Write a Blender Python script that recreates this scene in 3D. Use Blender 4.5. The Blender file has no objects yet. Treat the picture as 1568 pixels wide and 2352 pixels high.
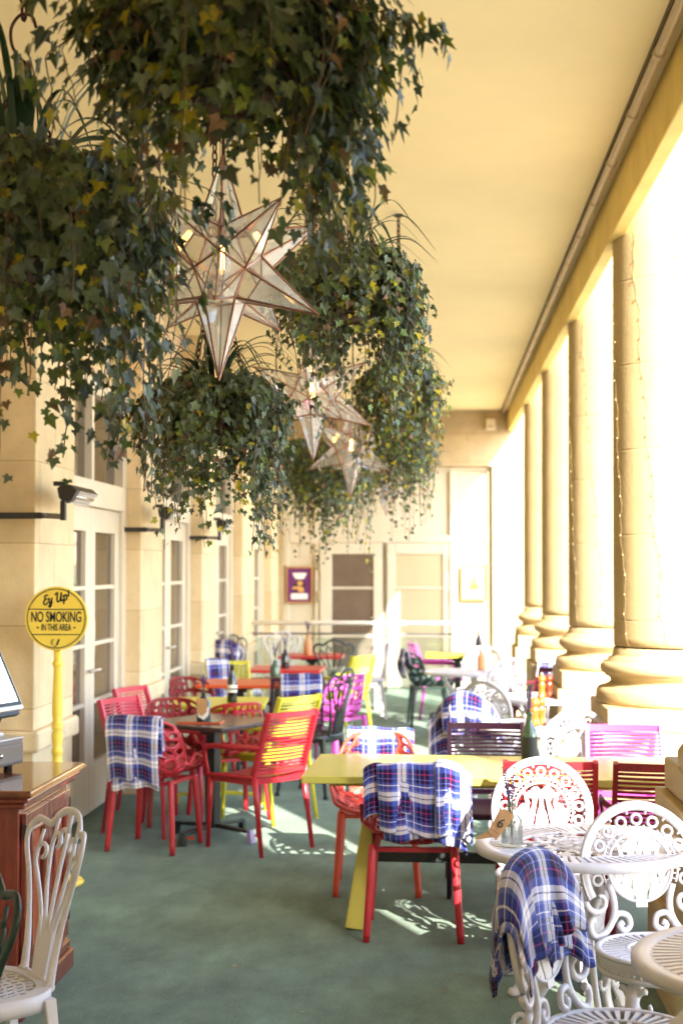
import bpy, math, random
from mathutils import Vector, Matrix, noise
from math import sin, cos, pi, radians as R, atan2, sqrt
V = Vector
D = bpy.data
S = bpy.context.scene
C = S.collection
rnd = random.Random(11)

# ------------------------------------------------------------------ camera
F, CX, CY, EYE = 3267.0, 784.0, 1176.0, 1.70
PITCH = math.atan(129 / F)
YAW = math.atan(216 / F * cos(PITCH))
fw = V((-sin(YAW) * cos(PITCH), cos(YAW) * cos(PITCH), sin(PITCH)))
rt = V((cos(YAW), sin(YAW), 0))
up = rt.cross(fw)
O = V((0, 0, EYE))


def ray(px, py):
    return fw + rt * ((px - CX) / F) + up * ((CY - py) / F)


def at_y(px, py, y):
    d = ray(px, py)
    return O + d * (y / d.y)


def floor_pt(px, py, h=0.0):
    d = ray(px, py)
    return O + d * ((h - EYE) / d.z)


cam = D.cameras.new('camera')
cam.sensor_fit = 'VERTICAL'
cam.sensor_height = 36
cam.lens = 50
cam.clip_end = 900
cam.dof.use_dof = True
cam.dof.focus_distance = 4.9
cam.dof.aperture_fstop = 3.2
co = D.objects.new('camera', cam)
C.objects.link(co)
co.location = O
co.rotation_euler = (pi / 2 + PITCH, 0, YAW)
S.camera = co

# ------------------------------------------------------------------ light
w = D.worlds.new('World')
S.world = w
w.use_nodes = True
nt = w.node_tree
bg = nt.nodes['Background']
sky = nt.nodes.new('ShaderNodeTexSky')
sky.sky_type = 'NISHITA'
sky.sun_disc = False
SUN = V((0.70, -1.50, 0.98)).normalized()
ELEV = math.asin(SUN.z)
sky.sun_elevation = ELEV
sky.sun_rotation = atan2(SUN.x, SUN.y)
nt.links.new(sky.outputs[0], bg.inputs[0])
bg.inputs[1].default_value = 0.15
sl = D.lights.new('sun', 'SUN')
sl.energy = 2.1
sl.angle = R(0.55)
sl.color = (1.0, 0.93, 0.82)
so = D.objects.new('sun', sl)
C.objects.link(so)
so.rotation_euler = SUN.to_track_quat('Z', 'Y').to_euler()
S.view_settings.view_transform = 'Standard'
S.view_settings.look = 'None'
S.view_settings.exposure = 3.35
S.view_settings.gamma = 1
S.cycles.max_bounces = 14
S.cycles.diffuse_bounces = 8
S.cycles.glossy_bounces = 4
S.cycles.transmission_bounces = 6
S.cycles.transparent_max_bounces = 24
S.cycles.caustics_reflective = False
S.cycles.caustics_refractive = False
S.cycles.sample_clamp_indirect = 6
S.cycles.use_denoising = True

# ------------------------------------------------------------------ materials
MATS = {}


def N(nt, kind, **kw):
    n = nt.nodes.new(kind)
    for k, v in kw.items():
        if k.startswith('i_'):
            n.inputs[k[2:].replace('_', ' ')].default_value = v
        else:
            setattr(n, k, v)
    return n


def mat(name, col, rough=0.5, metal=0.0, var=0.0, scale=8.0, bump=0.0, bscale=60.0, spec=0.5, coat=0.0, stretch=None):
    """principled paint / stone / metal with mottling and a fine bump"""
    m = D.materials.new(name)
    m.use_nodes = True
    t = m.node_tree
    b = t.nodes['Principled BSDF']
    b.inputs['Base Color'].default_value = (*col, 1)
    b.inputs['Roughness'].default_value = rough
    b.inputs['Metallic'].default_value = metal
    b.inputs['Specular IOR Level'].default_value = spec
    b.inputs['Coat Weight'].default_value = coat
    tc = N(t, 'ShaderNodeTexCoord')
    src = tc.outputs['Object']
    if stretch:
        mp = N(t, 'ShaderNodeMapping')
        mp.inputs['Scale'].default_value = stretch
        t.links.new(src, mp.inputs[0])
        src = mp.outputs[0]
    if var:
        n = N(t, 'ShaderNodeTexNoise')
        n.inputs['Scale'].default_value = scale
        n.inputs['Detail'].default_value = 6
        n.inputs['Roughness'].default_value = 0.65
        t.links.new(src, n.inputs['Vector'])
        mr = N(t, 'ShaderNodeMapRange')
        mr.inputs[1].default_value = 0.3
        mr.inputs[2].default_value = 0.7
        mr.inputs[3].default_value = 1 - var
        mr.inputs[4].default_value = 1 + var * 0.6
        t.links.new(n.outputs[0], mr.inputs[0])
        mx = N(t, 'ShaderNodeVectorMath', operation='SCALE')
        mx.inputs[0].default_value = col
        t.links.new(mr.outputs[0], mx.inputs['Scale'])
        t.links.new(mx.outputs[0], b.inputs['Base Color'])
    if bump:
        n2 = N(t, 'ShaderNodeTexNoise')
        n2.inputs['Scale'].default_value = bscale
        n2.inputs['Detail'].default_value = 4
        t.links.new(src, n2.inputs['Vector'])
        bp = N(t, 'ShaderNodeBump')
        bp.inputs['Strength'].default_value = bump
        bp.inputs['Distance'].default_value = 0.01
        t.links.new(n2.outputs[0], bp.inputs['Height'])
        t.links.new(bp.outputs[0], b.inputs['Normal'])
    MATS[name] = m
    return m


def stone_blocks(name, col, bw=0.62, bh=0.46):
    m = mat(name, col, 0.85, var=0.16, scale=3.5, bump=0.25, bscale=45, spec=0.25)
    t = m.node_tree
    b = t.nodes['Principled BSDF']
    tc = N(t, 'ShaderNodeTexCoord')
    sp = N(t, 'ShaderNodeSeparateXYZ')
    t.links.new(tc.outputs['Object'], sp.inputs[0])
    ad = N(t, 'ShaderNodeMath', operation='ADD')
    t.links.new(sp.outputs[0], ad.inputs[0])
    t.links.new(sp.outputs[1], ad.inputs[1])
    cb = N(t, 'ShaderNodeCombineXYZ')
    t.links.new(ad.outputs[0], cb.inputs[0])
    t.links.new(sp.outputs[2], cb.inputs[1])
    br = N(t, 'ShaderNodeTexBrick')
    br.inputs['Scale'].default_value = 1
    br.inputs['Brick Width'].default_value = bw
    br.inputs['Row Height'].default_value = bh
    br.inputs['Mortar Size'].default_value = 0.003
    br.inputs['Mortar Smooth'].default_value = 0.3
    br.inputs['Color1'].default_value = (1, 1, 1, 1)
    br.inputs['Color2'].default_value = (0.90, 0.86, 0.80, 1)
    br.inputs['Mortar'].default_value = (0.62, 0.55, 0.45, 1)
    t.links.new(cb.outputs[0], br.inputs['Vector'])
    old = b.inputs['Base Color'].links[0].from_socket
    mu = N(t, 'ShaderNodeMix', data_type='RGBA', blend_type='MULTIPLY')
    mu.inputs[0].default_value = 1
    t.links.new(old, mu.inputs[6])
    t.links.new(br.outputs[0], mu.inputs[7])
    t.links.new(mu.outputs[2], b.inputs['Base Color'])
    return m


M = {}
M['stone'] = stone_blocks('pier stone', (0.74, 0.59, 0.37))
M['column'] = mat('column stone', (0.45, 0.345, 0.182), 0.85, var=0.12, scale=3, bump=0.2, bscale=50, spec=0.2)
M['endstone'] = stone_blocks('end wall stone', (0.49, 0.385, 0.235), 0.9, 0.4)
M['ceiling'] = mat('ceiling paint', (0.80, 0.68, 0.39), 0.8, var=0.05, scale=1.2, bump=0.08, bscale=120, spec=0.2)
M['beam'] = mat('beam paint', (0.76, 0.58, 0.20), 0.75, var=0.14, scale=2.2, bump=0.1, bscale=60, spec=0.25)
M['cream'] = mat('cream joinery paint', (0.61, 0.53, 0.41), 0.45, var=0.05, scale=4)
M['wallrec'] = mat('recess plaster', (0.62, 0.49, 0.31), 0.8, var=0.08, scale=3)
M['darkglass'] = mat('dark glass', (0.065, 0.042, 0.026), 0.04, var=0.25, scale=1.5, spec=0.8)
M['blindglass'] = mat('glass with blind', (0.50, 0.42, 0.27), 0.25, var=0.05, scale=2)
M['browndoorglass'] = mat('brown door glass', (0.15, 0.105, 0.075), 0.18, var=0.2, scale=2)  # brown panes of the left far door leaf, slightly mottled
M['white'] = mat('white cast paint', (0.60, 0.575, 0.605), 0.38, var=0.05, scale=14, bump=0.05, bscale=90)
M['black'] = mat('black cast metal', (0.018, 0.024, 0.023), 0.4, var=0.2, scale=12, bump=0.06)
M['dgreen'] = mat('dark green cast metal', (0.012, 0.032, 0.026), 0.35, var=0.25, scale=12, bump=0.06)
M['red'] = mat('red powder coat', (0.44, 0.018, 0.028), 0.34, var=0.12, scale=9, bump=0.03)
M['pinkred'] = mat('pink red powder coat', (0.60, 0.055, 0.085), 0.38, var=0.07, scale=9, bump=0.03)
M['darkred'] = mat('dark red powder coat', (0.26, 0.012, 0.015), 0.38, var=0.08, scale=9)
M['coral'] = mat('coral red plastic', (0.66, 0.075, 0.040), 0.42, var=0.06, scale=9)
M['lime'] = mat('lime yellow powder coat', (0.58, 0.53, 0.035), 0.36, var=0.06, scale=9, bump=0.03)
M['magenta'] = mat('magenta powder coat', (0.52, 0.06, 0.37), 0.38, var=0.06, scale=9)
M['purple'] = mat('dark purple powder coat', (0.055, 0.012, 0.035), 0.36, var=0.1, scale=9)
M['maroon'] = mat('maroon powder coat', (0.10, 0.012, 0.018), 0.4, var=0.1, scale=9)
M['mustard'] = mat('yellow painted table top', (0.52, 0.465, 0.095), 0.2, var=0.05, scale=5, bump=0.02, bscale=30)
M['orange'] = mat('orange red table top', (0.62, 0.085, 0.02), 0.4, var=0.06, scale=6)
M['redtop'] = mat('red table top', (0.52, 0.025, 0.03), 0.32, var=0.06, scale=6)
M['browntop'] = mat('dark brown table top', (0.055, 0.032, 0.026), 0.26, var=0.25, scale=6)
M['sign'] = mat('sign yellow paint', (0.90, 0.66, 0.085), 0.45, var=0.04, scale=8)
M['signink'] = mat('sign ink', (0.018, 0.028, 0.028), 0.5, var=0.1, scale=20)
M['wood'] = mat('red brown varnished wood', (0.20, 0.036, 0.020), 0.24, var=0.35, scale=7, bump=0.05, bscale=30, coat=0.4, stretch=(6, 1, 1))
M['woodtop'] = mat('cabinet top varnished wood', (0.17, 0.045, 0.018), 0.18, var=0.4, scale=6, coat=0.5, stretch=(1, 7, 1))
M['panel'] = mat('cabinet panel paint', (0.36, 0.085, 0.032), 0.3, var=0.2, scale=6, coat=0.3, stretch=(4, 4, 1))
M['steel'] = mat('grey steel', (0.16, 0.145, 0.135), 0.35, 0.6, var=0.08, scale=9)
M['silver'] = mat('silver plastic', (0.62, 0.58, 0.54), 0.32, 0.3, var=0.05)
M['chrome'] = mat('chrome', (0.8, 0.78, 0.75), 0.15, 1.0)
M['heater'] = mat('heater black', (0.016, 0.014, 0.013), 0.45, var=0.1)
M['copper'] = mat('copper came', (0.34, 0.165, 0.11), 0.32, 0.6, var=0.25, scale=20)
M['wicker'] = mat('wicker', (0.10, 0.045, 0.028), 0.7, var=0.45, scale=30, bump=0.3)
M['stem'] = mat('ivy stem', (0.13, 0.08, 0.045), 0.7, var=0.3, scale=20)
M['chain'] = mat('rusty chain', (0.075, 0.028, 0.02), 0.55, 0.5, var=0.3, scale=40)
M['kraft'] = mat('kraft card', (0.44, 0.24, 0.10), 0.85, var=0.15, scale=25, bump=0.1)
M['cork'] = mat('clay bottle', (0.60, 0.27, 0.11), 0.55, var=0.12)
M['bottle'] = mat('dark bottle glass', (0.010, 0.012, 0.011), 0.08, spec=0.8)
M['greenbottle'] = mat('green bottle glass', (0.05, 0.10, 0.055), 0.1, spec=0.8)
M['blacklabel'] = mat('black bottle label', (0.02, 0.022, 0.022), 0.6)
M['paper'] = mat('white paper', (0.8, 0.77, 0.73), 0.8)
M['lavender'] = mat('lavender flowers', (0.12, 0.06, 0.19), 0.8, var=0.4, scale=60)
M['sprig'] = mat('sprig stems', (0.06, 0.10, 0.04), 0.7, var=0.3)
M['millorange'] = mat('orange varnished wood', (0.50, 0.13, 0.015), 0.25, coat=0.5, var=0.1)
M['millbrown'] = mat('brown varnished wood', (0.20, 0.035, 0.012), 0.25, coat=0.5, var=0.1)
M['rail'] = mat('white rail paint', (0.78, 0.74, 0.70), 0.35, var=0.03)
M['conduit'] = mat('painted conduit', (0.50, 0.40, 0.25), 0.4, 0.3, var=0.1)
M['conduitdark'] = mat('conduit backing strip', (0.20, 0.14, 0.07), 0.7, var=0.1)
M['rubber'] = mat('black rubber', (0.012, 0.011, 0.011), 0.7)
M['lilac'] = mat('lilac foot cap', (0.34, 0.27, 0.46), 0.6)
M['frameoak'] = mat('oak picture frame', (0.46, 0.20, 0.045), 0.4, var=0.2, scale=20)
M['purpleposter'] = mat('purple print', (0.12, 0.012, 0.13), 0.4)
M['tealposter'] = mat('pale teal print', (0.13, 0.29, 0.23), 0.5)
M['skin'] = mat('gold figure print', (0.62, 0.33, 0.10), 0.5)
M['darkprint'] = mat('dark print', (0.025, 0.008, 0.02), 0.5)
M['orangeprint'] = mat('orange print', (0.50, 0.12, 0.03), 0.5)
M['wire'] = mat('string light wire', (0.36, 0.27, 0.14), 0.8)
M['blind'] = mat('light blocking canvas', (0.62, 0.52, 0.36), 0.85, var=0.06)
# added canvas is translucent to give soft fill light in the foreground
_m = M['blind']
_t = _m.node_tree
_tl = N(_t, 'ShaderNodeBsdfTranslucent')
_tl.inputs[0].default_value = (0.80, 0.72, 0.58, 1)
_mx = N(_t, 'ShaderNodeMixShader')
_mx.inputs[0].default_value = 0.55
_t.links.new(_t.nodes['Principled BSDF'].outputs[0], _mx.inputs[1])
_t.links.new(_tl.outputs[0], _mx.inputs[2])
_t.links.new(_mx.outputs[0], _t.nodes['Material Output'].inputs[0])
M['paving'] = mat('outside paving', (0.55, 0.50, 0.42), 0.9, var=0.15, scale=1.5, bump=0.2)
M['siren'] = mat('cream plastic box', (0.74, 0.62, 0.44), 0.5)

# carpet
m = mat('green carpet', (0.155, 0.235, 0.170), 0.95, var=0.30, scale=1.6, bump=0.5, bscale=420, spec=0.1)
t = m.node_tree
b = t.nodes['Principled BSDF']
b.inputs['Sheen Weight'].default_value = 0.12
old = b.inputs['Base Color'].links[0].from_socket
n = N(t, 'ShaderNodeTexNoise')
n.inputs['Scale'].default_value = 230
n.inputs['Detail'].default_value = 3
tc = N(t, 'ShaderNodeTexCoord')
mp = N(t, 'ShaderNodeMapping')
mp.inputs['Scale'].default_value = (0.35, 1, 1)
t.links.new(tc.outputs['Object'], mp.inputs[0])
t.links.new(mp.outputs[0], n.inputs['Vector'])
mr = N(t, 'ShaderNodeMapRange')
mr.inputs[1].default_value = 0.3
mr.inputs[2].default_value = 0.7
mr.inputs[3].default_value = 0.72
mr.inputs[4].default_value = 1.25
t.links.new(n.outputs[0], mr.inputs[0])
# worn, paler and dirty tracks
n3 = N(t, 'ShaderNodeTexNoise')
n3.inputs['Scale'].default_value = 5.5
n3.inputs['Detail'].default_value = 8
n3.inputs['Roughness'].default_value = 0.7
mp3 = N(t, 'ShaderNodeMapping')
mp3.inputs['Scale'].default_value = (1, 0.45, 1)
t.links.new(tc.outputs['Object'], mp3.inputs[0])
t.links.new(mp3.outputs[0], n3.inputs['Vector'])
mr3 = N(t, 'ShaderNodeMapRange')
mr3.inputs[1].default_value = 0.35
mr3.inputs[2].default_value = 0.72
mr3.inputs[3].default_value = 0.78
mr3.inputs[4].default_value = 1.28
t.links.new(n3.outputs[0], mr3.inputs[0])
mm = N(t, 'ShaderNodeMath', operation='MULTIPLY')
t.links.new(mr.outputs[0], mm.inputs[0])
t.links.new(mr3.outputs[0], mm.inputs[1])
sc = N(t, 'ShaderNodeVectorMath', operation='SCALE')
t.links.new(old, sc.inputs[0])
t.links.new(mm.outputs[0], sc.inputs['Scale'])
t.links.new(sc.outputs[0], b.inputs['Base Color'])
M['carpet'] = m


def glassy(name, tint, gloss=0.12, diffuse=0.0, dcol=(0.8, 0.7, 0.5)):
    m = D.materials.new(name)
    m.use_nodes = True
    t = m.node_tree
    t.nodes.clear()
    out = N(t, 'ShaderNodeOutputMaterial')
    tr = N(t, 'ShaderNodeBsdfTransparent')
    tr.inputs[0].default_value = (*tint, 1)
    gl = N(t, 'ShaderNodeBsdfGlossy')
    gl.inputs['Roughness'].default_value = 0.06
    fr = N(t, 'ShaderNodeLayerWeight')
    fr.inputs[0].default_value = 0.35
    ma = N(t, 'ShaderNodeMath', operation='MULTIPLY_ADD')
    ma.inputs[1].default_value = 0.55
    ma.inputs[2].default_value = gloss
    t.links.new(fr.outputs['Fresnel'], ma.inputs[0])
    mx = N(t, 'ShaderNodeMixShader')
    t.links.new(ma.outputs[0], mx.inputs[0])
    t.links.new(tr.outputs[0], mx.inputs[1])
    t.links.new(gl.outputs[0], mx.inputs[2])
    last = mx
    if diffuse:
        df = N(t, 'ShaderNodeBsdfTranslucent')
        df.inputs[0].default_value = (*dcol, 1)
        d2 = N(t, 'ShaderNodeBsdfDiffuse')
        d2.inputs[0].default_value = (*dcol, 1)
        a = N(t, 'ShaderNodeMixShader')
        t.links.new(df.outputs[0], a.inputs[1])
        t.links.new(d2.outputs[0], a.inputs[2])
        nz = N(t, 'ShaderNodeTexNoise')
        nz.inputs['Scale'].default_value = 9
        nz.inputs['Detail'].default_value = 6
        tcn = N(t, 'ShaderNodeTexCoord')
        t.links.new(tcn.outputs['Object'], nz.inputs['Vector'])
        mq = N(t, 'ShaderNodeMath', operation='MULTIPLY')
        mq.inputs[1].default_value = diffuse * 2
        t.links.new(nz.outputs[0], mq.inputs[0])
        m2 = N(t, 'ShaderNodeMixShader')
        t.links.new(mq.outputs[0], m2.inputs[0])
        t.links.new(mx.outputs[0], m2.inputs[1])
        t.links.new(a.outputs[0], m2.inputs[2])
        last = m2
    t.links.new(last.outputs[0], out.inputs[0])
    return m


M['starglass'] = glassy('lantern glass', (0.97, 0.97, 0.94), 0.10, 0.25, (0.92, 0.90, 0.84))
M['jarglass'] = glassy('jar glass', (0.93, 0.95, 0.92), 0.12, 0.10, (0.85, 0.86, 0.82))
M['clear'] = glassy('clear glass', (0.95, 0.97, 0.95), 0.06, 0.03)
M['railglass'] = glassy('railing glass', (0.90, 0.95, 0.92), 0.05, 0.05, (0.8, 0.85, 0.8))


def emit(name, col, s):
    m = D.materials.new(name)
    m.use_nodes = True
    b = m.node_tree.nodes['Principled BSDF']
    b.inputs['Base Color'].default_value = (*col, 1)
    b.inputs['Emission Color'].default_value = (*col, 1)
    b.inputs['Emission Strength'].default_value = s
    return m


M['filament'] = emit('glowing filament', (1.0, 0.50, 0.12), 3)
M['screen'] = emit('lit screen', (0.85, 0.95, 0.92), 0.55)

# leaves: per leaf colour attribute
m = D.materials.new('ivy leaves')
m.use_nodes = True
t = m.node_tree
b = t.nodes['Principled BSDF']
at = N(t, 'ShaderNodeAttribute')
at.attribute_name = 'leaf'
nz = N(t, 'ShaderNodeTexNoise')
nz.inputs['Scale'].default_value = 70
tcn = N(t, 'ShaderNodeTexCoord')
t.links.new(tcn.outputs['Object'], nz.inputs['Vector'])
mr = N(t, 'ShaderNodeMapRange')
mr.inputs[3].default_value = 0.65
mr.inputs[4].default_value = 1.35
t.links.new(nz.outputs[0], mr.inputs[0])
sc = N(t, 'ShaderNodeVectorMath', operation='SCALE')
t.links.new(at.outputs['Color'], sc.inputs[0])
t.links.new(mr.outputs[0], sc.inputs['Scale'])
t.links.new(sc.outputs[0], b.inputs['Base Color'])
b.inputs['Roughness'].default_value = 0.42
b.inputs['Specular IOR Level'].default_value = 0.45
tl = N(t, 'ShaderNodeBsdfTranslucent')
t.links.new(sc.outputs[0], tl.inputs[0])
mx = N(t, 'ShaderNodeMixShader')
mx.inputs[0].default_value = 0.22
t.links.new(b.outputs[0], mx.inputs[1])
t.links.new(tl.outputs[0], mx.inputs[2])
t.links.new(mx.outputs[0], t.nodes['Material Output'].inputs[0])
M['leaf'] = m
M['blade'] = mat('strap leaves', (0.028, 0.062, 0.022), 0.4, var=0.35, scale=6)


def plaid(name='tartan fleece'):
    m = D.materials.new(name)
    m.use_nodes = True
    t = m.node_tree
    b = t.nodes['Principled BSDF']
    b.inputs['Roughness'].default_value = 0.95
    b.inputs['Specular IOR Level'].default_value = 0.1
    b.inputs['Sheen Weight'].default_value = 0.25
    uv = N(t, 'ShaderNodeUVMap')
    # slightly wobbly threads
    nz = N(t, 'ShaderNodeTexNoise')
    nz.inputs['Scale'].default_value = 45
    nz.inputs['Detail'].default_value = 5
    t.links.new(uv.outputs[0], nz.inputs['Vector'])
    sb = N(t, 'ShaderNodeVectorMath', operation='SUBTRACT')
    sb.inputs[1].default_value = (0.5, 0.5, 0.5)
    t.links.new(nz.outputs['Color'], sb.inputs[0])
    sc = N(t, 'ShaderNodeVectorMath', operation='SCALE')
    sc.inputs['Scale'].default_value = 0.006
    t.links.new(sb.outputs[0], sc.inputs[0])
    ad = N(t, 'ShaderNodeVectorMath', operation='ADD')
    t.links.new(uv.outputs[0], ad.inputs[0])
    t.links.new(sc.outputs[0], ad.inputs[1])
    sp = N(t, 'ShaderNodeSeparateXYZ')
    t.links.new(ad.outputs[0], sp.inputs[0])
    NAVY, BLUE, WH, RED, MID = (0.010, 0.007, 0.045), (0.050, 0.075, 0.33), (0.85, 0.81, 0.84), (0.50, 0.03, 0.13), (0.16, 0.19, 0.48)
    stops = [(0.0, NAVY), (0.09, RED), (0.112, NAVY), (0.22, BLUE), (0.36, WH), (0.465, NAVY), (0.492, WH), (0.60, MID), (0.66, BLUE), (0.77, WH), (0.795, BLUE), (0.87, NAVY), (0.955, MID), (0.975, NAVY)]
    cols = []
    for ax in (0, 1):
        f = N(t, 'ShaderNodeMath', operation='MULTIPLY')
        f.inputs[1].default_value = 1 / 0.165
        t.links.new(sp.outputs[ax], f.inputs[0])
        fr = N(t, 'ShaderNodeMath', operation='FRACT')
        t.links.new(f.outputs[0], fr.inputs[0])
        cr = N(t, 'ShaderNodeValToRGB')
        cr.color_ramp.interpolation = 'CONSTANT'
        e = cr.color_ramp.elements
        e[0].position, e[0].color = 0.0, (*NAVY, 1)
        e.remove(e[1])
        for p, c in stops[1:]:
            x = e.new(p)
            x.color = (*c, 1)
        t.links.new(fr.outputs[0], cr.inputs[0])
        cols.append(cr.outputs[0])
    mx = N(t, 'ShaderNodeMix', data_type='RGBA', blend_type='MIX')
    mx.inputs[0].default_value = 0.5
    t.links.new(cols[0], mx.inputs[6])
    t.links.new(cols[1], mx.inputs[7])
    n2 = N(t, 'ShaderNodeTexNoise')
    n2.inputs['Scale'].default_value = 240
    t.links.new(uv.outputs[0], n2.inputs['Vector'])
    mr = N(t, 'ShaderNodeMapRange')
    mr.inputs[3].default_value = 0.75
    mr.inputs[4].default_value = 1.25
    t.links.new(n2.outputs[0], mr.inputs[0])
    s2 = N(t, 'ShaderNodeVectorMath', operation='SCALE')
    t.links.new(mx.outputs[2], s2.inputs[0])
    t.links.new(mr.outputs[0], s2.inputs['Scale'])
    t.links.new(s2.outputs[0], b.inputs['Base Color'])
    bp = N(t, 'ShaderNodeBump')
    bp.inputs['Strength'].default_value = 0.4
    bp.inputs['Distance'].default_value = 0.003
    t.links.new(n2.outputs[0], bp.inputs['Height'])
    t.links.new(bp.outputs[0], b.inputs['Normal'])
    return m


M['plaid'] = plaid()


# ------------------------------------------------------------------ mesh builder
class MB:
    def __init__(self):
        self.v, self.f, self.s, self.uv = [], [], [], None

    def add(self, vs, fs, smooth=False):
        o = len(self.v)
        self.v += [tuple(x) for x in vs]
        self.f += [tuple(i + o for i in f) for f in fs]
        self.s += [smooth] * len(fs)
        return self

    def box(self, c, s, rz=0.0, mtx=None):
        x, y, z = s[0] / 2, s[1] / 2, s[2] / 2
        vs = [V((a * x, b * y, d * z)) for d in (-1, 1) for a, b in ((-1, -1), (1, -1), (1, 1), (-1, 1))]
        if mtx is None:
            mtx = Matrix.Rotation(rz, 3, 'Z')
        vs = [mtx @ q + V(c) for q in vs]
        return self.add(vs, [(3, 2, 1, 0), (4, 5, 6, 7), (0, 1, 5, 4), (1, 2, 6, 5), (2, 3, 7, 6), (3, 0, 4, 7)])

    def b2(self, lo, hi):
        return self.box([(a + b) / 2 for a, b in zip(lo, hi)], [abs(b - a) for a, b in zip(lo, hi)])

    def tube(self, pts, r, seg=8, closed=False, n=None, asp=1.0, smooth=True, square=False):
        P = [V(p) for p in pts]
        k = len(P)
        rr = r if isinstance(r, (list, tuple)) else [r] * k
        ref = V(n) if n is not None else None
        vs, prev = [], None
        for i in range(k):
            a = P[(i - 1) % k] if (closed or i > 0) else P[i]
            b = P[(i + 1) % k] if (closed or i < k - 1) else P[i]
            tn = (b - a)
            tn = tn.normalized() if tn.length > 1e-9 else V((0, 0, 1))
            if ref is not None:
                nn = ref - tn * ref.dot(tn)
                if nn.length < 1e-4:
                    nn = tn.orthogonal()
                nn.normalize()
            elif prev is None:
                nn = tn.orthogonal().normalized()
            else:
                nn = prev - tn * prev.dot(tn)
                if nn.length < 1e-5:
                    nn = tn.orthogonal()
                nn.normalize()
            prev = nn
            sd = tn.cross(nn)
            for j in range(seg):
                an = 2 * pi * j / seg + (pi / seg if square else 0)
                q = 1.41421 if square else 1
                vs.append(P[i] + sd * (cos(an) * rr[i] * q) + nn * (sin(an) * rr[i] * asp * q))
        fs = []
        for i in range(k if closed else k - 1):
            i2 = (i + 1) % k
            for j in range(seg):
                j2 = (j + 1) % seg
                fs.append((i * seg + j, i * seg + j2, i2 * seg + j2, i2 * seg + j))
        if not closed:
            fs.append(tuple(reversed(range(seg))))
            fs.append(tuple((k - 1) * seg + j for j in range(seg)))
        return self.add(vs, fs, smooth and not square)

    def bar(self, a, b, wd, th, n=(0, 0, 1), w2=None, t2=None):
        """rectangular bar from a to b, thickness along n; may taper"""
        w2 = wd if w2 is None else w2
        t2 = th if t2 is None else t2
        a, b = V(a), V(b)
        tn = (b - a).normalized()
        nn = V(n) - tn * V(n).dot(tn)
        if nn.length < 1e-4:
            nn = tn.orthogonal()
        nn.normalize()
        sd = tn.cross(nn)
        vs = []
        for p, ww, tt in ((a, wd, th), (b, w2, t2)):
            for x, y in ((-1, -1), (1, -1), (1, 1), (-1, 1)):
                vs.append(p + sd * (x * ww / 2) + nn * (y * tt / 2))
        return self.add(vs, [(3, 2, 1, 0), (4, 5, 6, 7), (0, 1, 5, 4), (1, 2, 6, 5), (2, 3, 7, 6), (3, 0, 4, 7)])

    def lathe(self, prof, seg=24, c=(0, 0, 0), smooth=True):
        vs, fs = [], []
        for r, z in prof:
            for j in range(seg):
                a = 2 * pi * j / seg
                vs.append((c[0] + r * cos(a), c[1] + r * sin(a), c[2] + z))
        for i in range(len(prof) - 1):
            for j in range(seg):
                j2 = (j + 1) % seg
                fs.append((i * seg + j, i * seg + j2, (i + 1) * seg + j2, (i + 1) * seg + j))
        self.add(vs, fs, smooth)
        k = len(self.v) - len(vs)
        self.f.append(tuple(k + j for j in reversed(range(seg))))
        self.f.append(tuple(k + (len(prof) - 1) * seg + j for j in range(seg)))
        self.s += [False, False]
        return self

    def prism(self, pts, fn, th):
        """2-D outline -> plate: fn(a,b,off) gives the 3-D point"""
        k = len(pts)
        vs = [fn(a, b, -th / 2) for a, b in pts] + [fn(a, b, th / 2) for a, b in pts]
        fs = [tuple(reversed(range(k))), tuple(k + i for i in range(k))]
        fs += [(i, (i + 1) % k, k + (i + 1) % k, k + i) for i in range(k)]
        return self.add(vs, fs)

    def grid(self, fn, nu, nv, smooth=True, uvfn=None):
        vs, uvs = [], []
        for j in range(nv + 1):
            for i in range(nu + 1):
                vs.append(fn(i / nu, j / nv))
                if uvfn:
                    uvs.append(uvfn(i / nu, j / nv))
        fs = [(j * (nu + 1) + i, j * (nu + 1) + i + 1, (j + 1) * (nu + 1) + i + 1, (j + 1) * (nu + 1) + i) for j in range(nv) for i in range(nu)]
        if uvfn:
            self.uv = (self.uv or []) + uvs
        return self.add(vs, fs, smooth)

    def build(self, name, material, parent=None, bevel=0.0, solid=0.0, subsurf=0, loc=None, rz=None):
        me = D.meshes.new(name)
        me.from_pydata(self.v, [], self.f)
        me.polygons.foreach_set('use_smooth', self.s)
        if self.uv:
            l = me.uv_layers.new(name='UVMap')
            idx = [0] * len(me.loops)
            me.loops.foreach_get('vertex_index', idx)
            flat = []
            for i in idx:
                flat += self.uv[i]
            l.data.foreach_set('uv', flat)
        me.update()
        me.materials.append(material)
        o = D.objects.new(name, me)
        C.objects.link(o)
        if parent is not None:
            o.parent = parent
        if loc is not None:
            o.location = loc
        if rz is not None:
            o.rotation_euler = (0, 0, rz)
        if solid:
            md = o.modifiers.new('thickness', 'SOLIDIFY')
            md.thickness = solid
            md.offset = 0
        if bevel:
            md = o.modifiers.new('bevel', 'BEVEL')
            md.width = bevel
            md.segments = 2
            md.limit_method = 'ANGLE'
            md.angle_limit = R(40)
        if subsurf:
            md = o.modifiers.new('sub', 'SUBSURF')
            md.levels = md.render_levels = subsurf
        return o


def tag(o, label=None, cat=None, group=None, kind=None):
    if label:
        o['label'] = label
    if cat:
        o['category'] = cat
    if group:
        o['group'] = group
    if kind:
        o['kind'] = kind
    return o


def thing(name, label, cat, loc=(0, 0, 0), rz=0.0, group=None):
    o = D.objects.new(name, None)
    C.objects.link(o)
    o.location = loc
    o.rotation_euler = (0, 0, rz)
    o.empty_display_size = 0.1
    return tag(o, label, cat, group)


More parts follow.
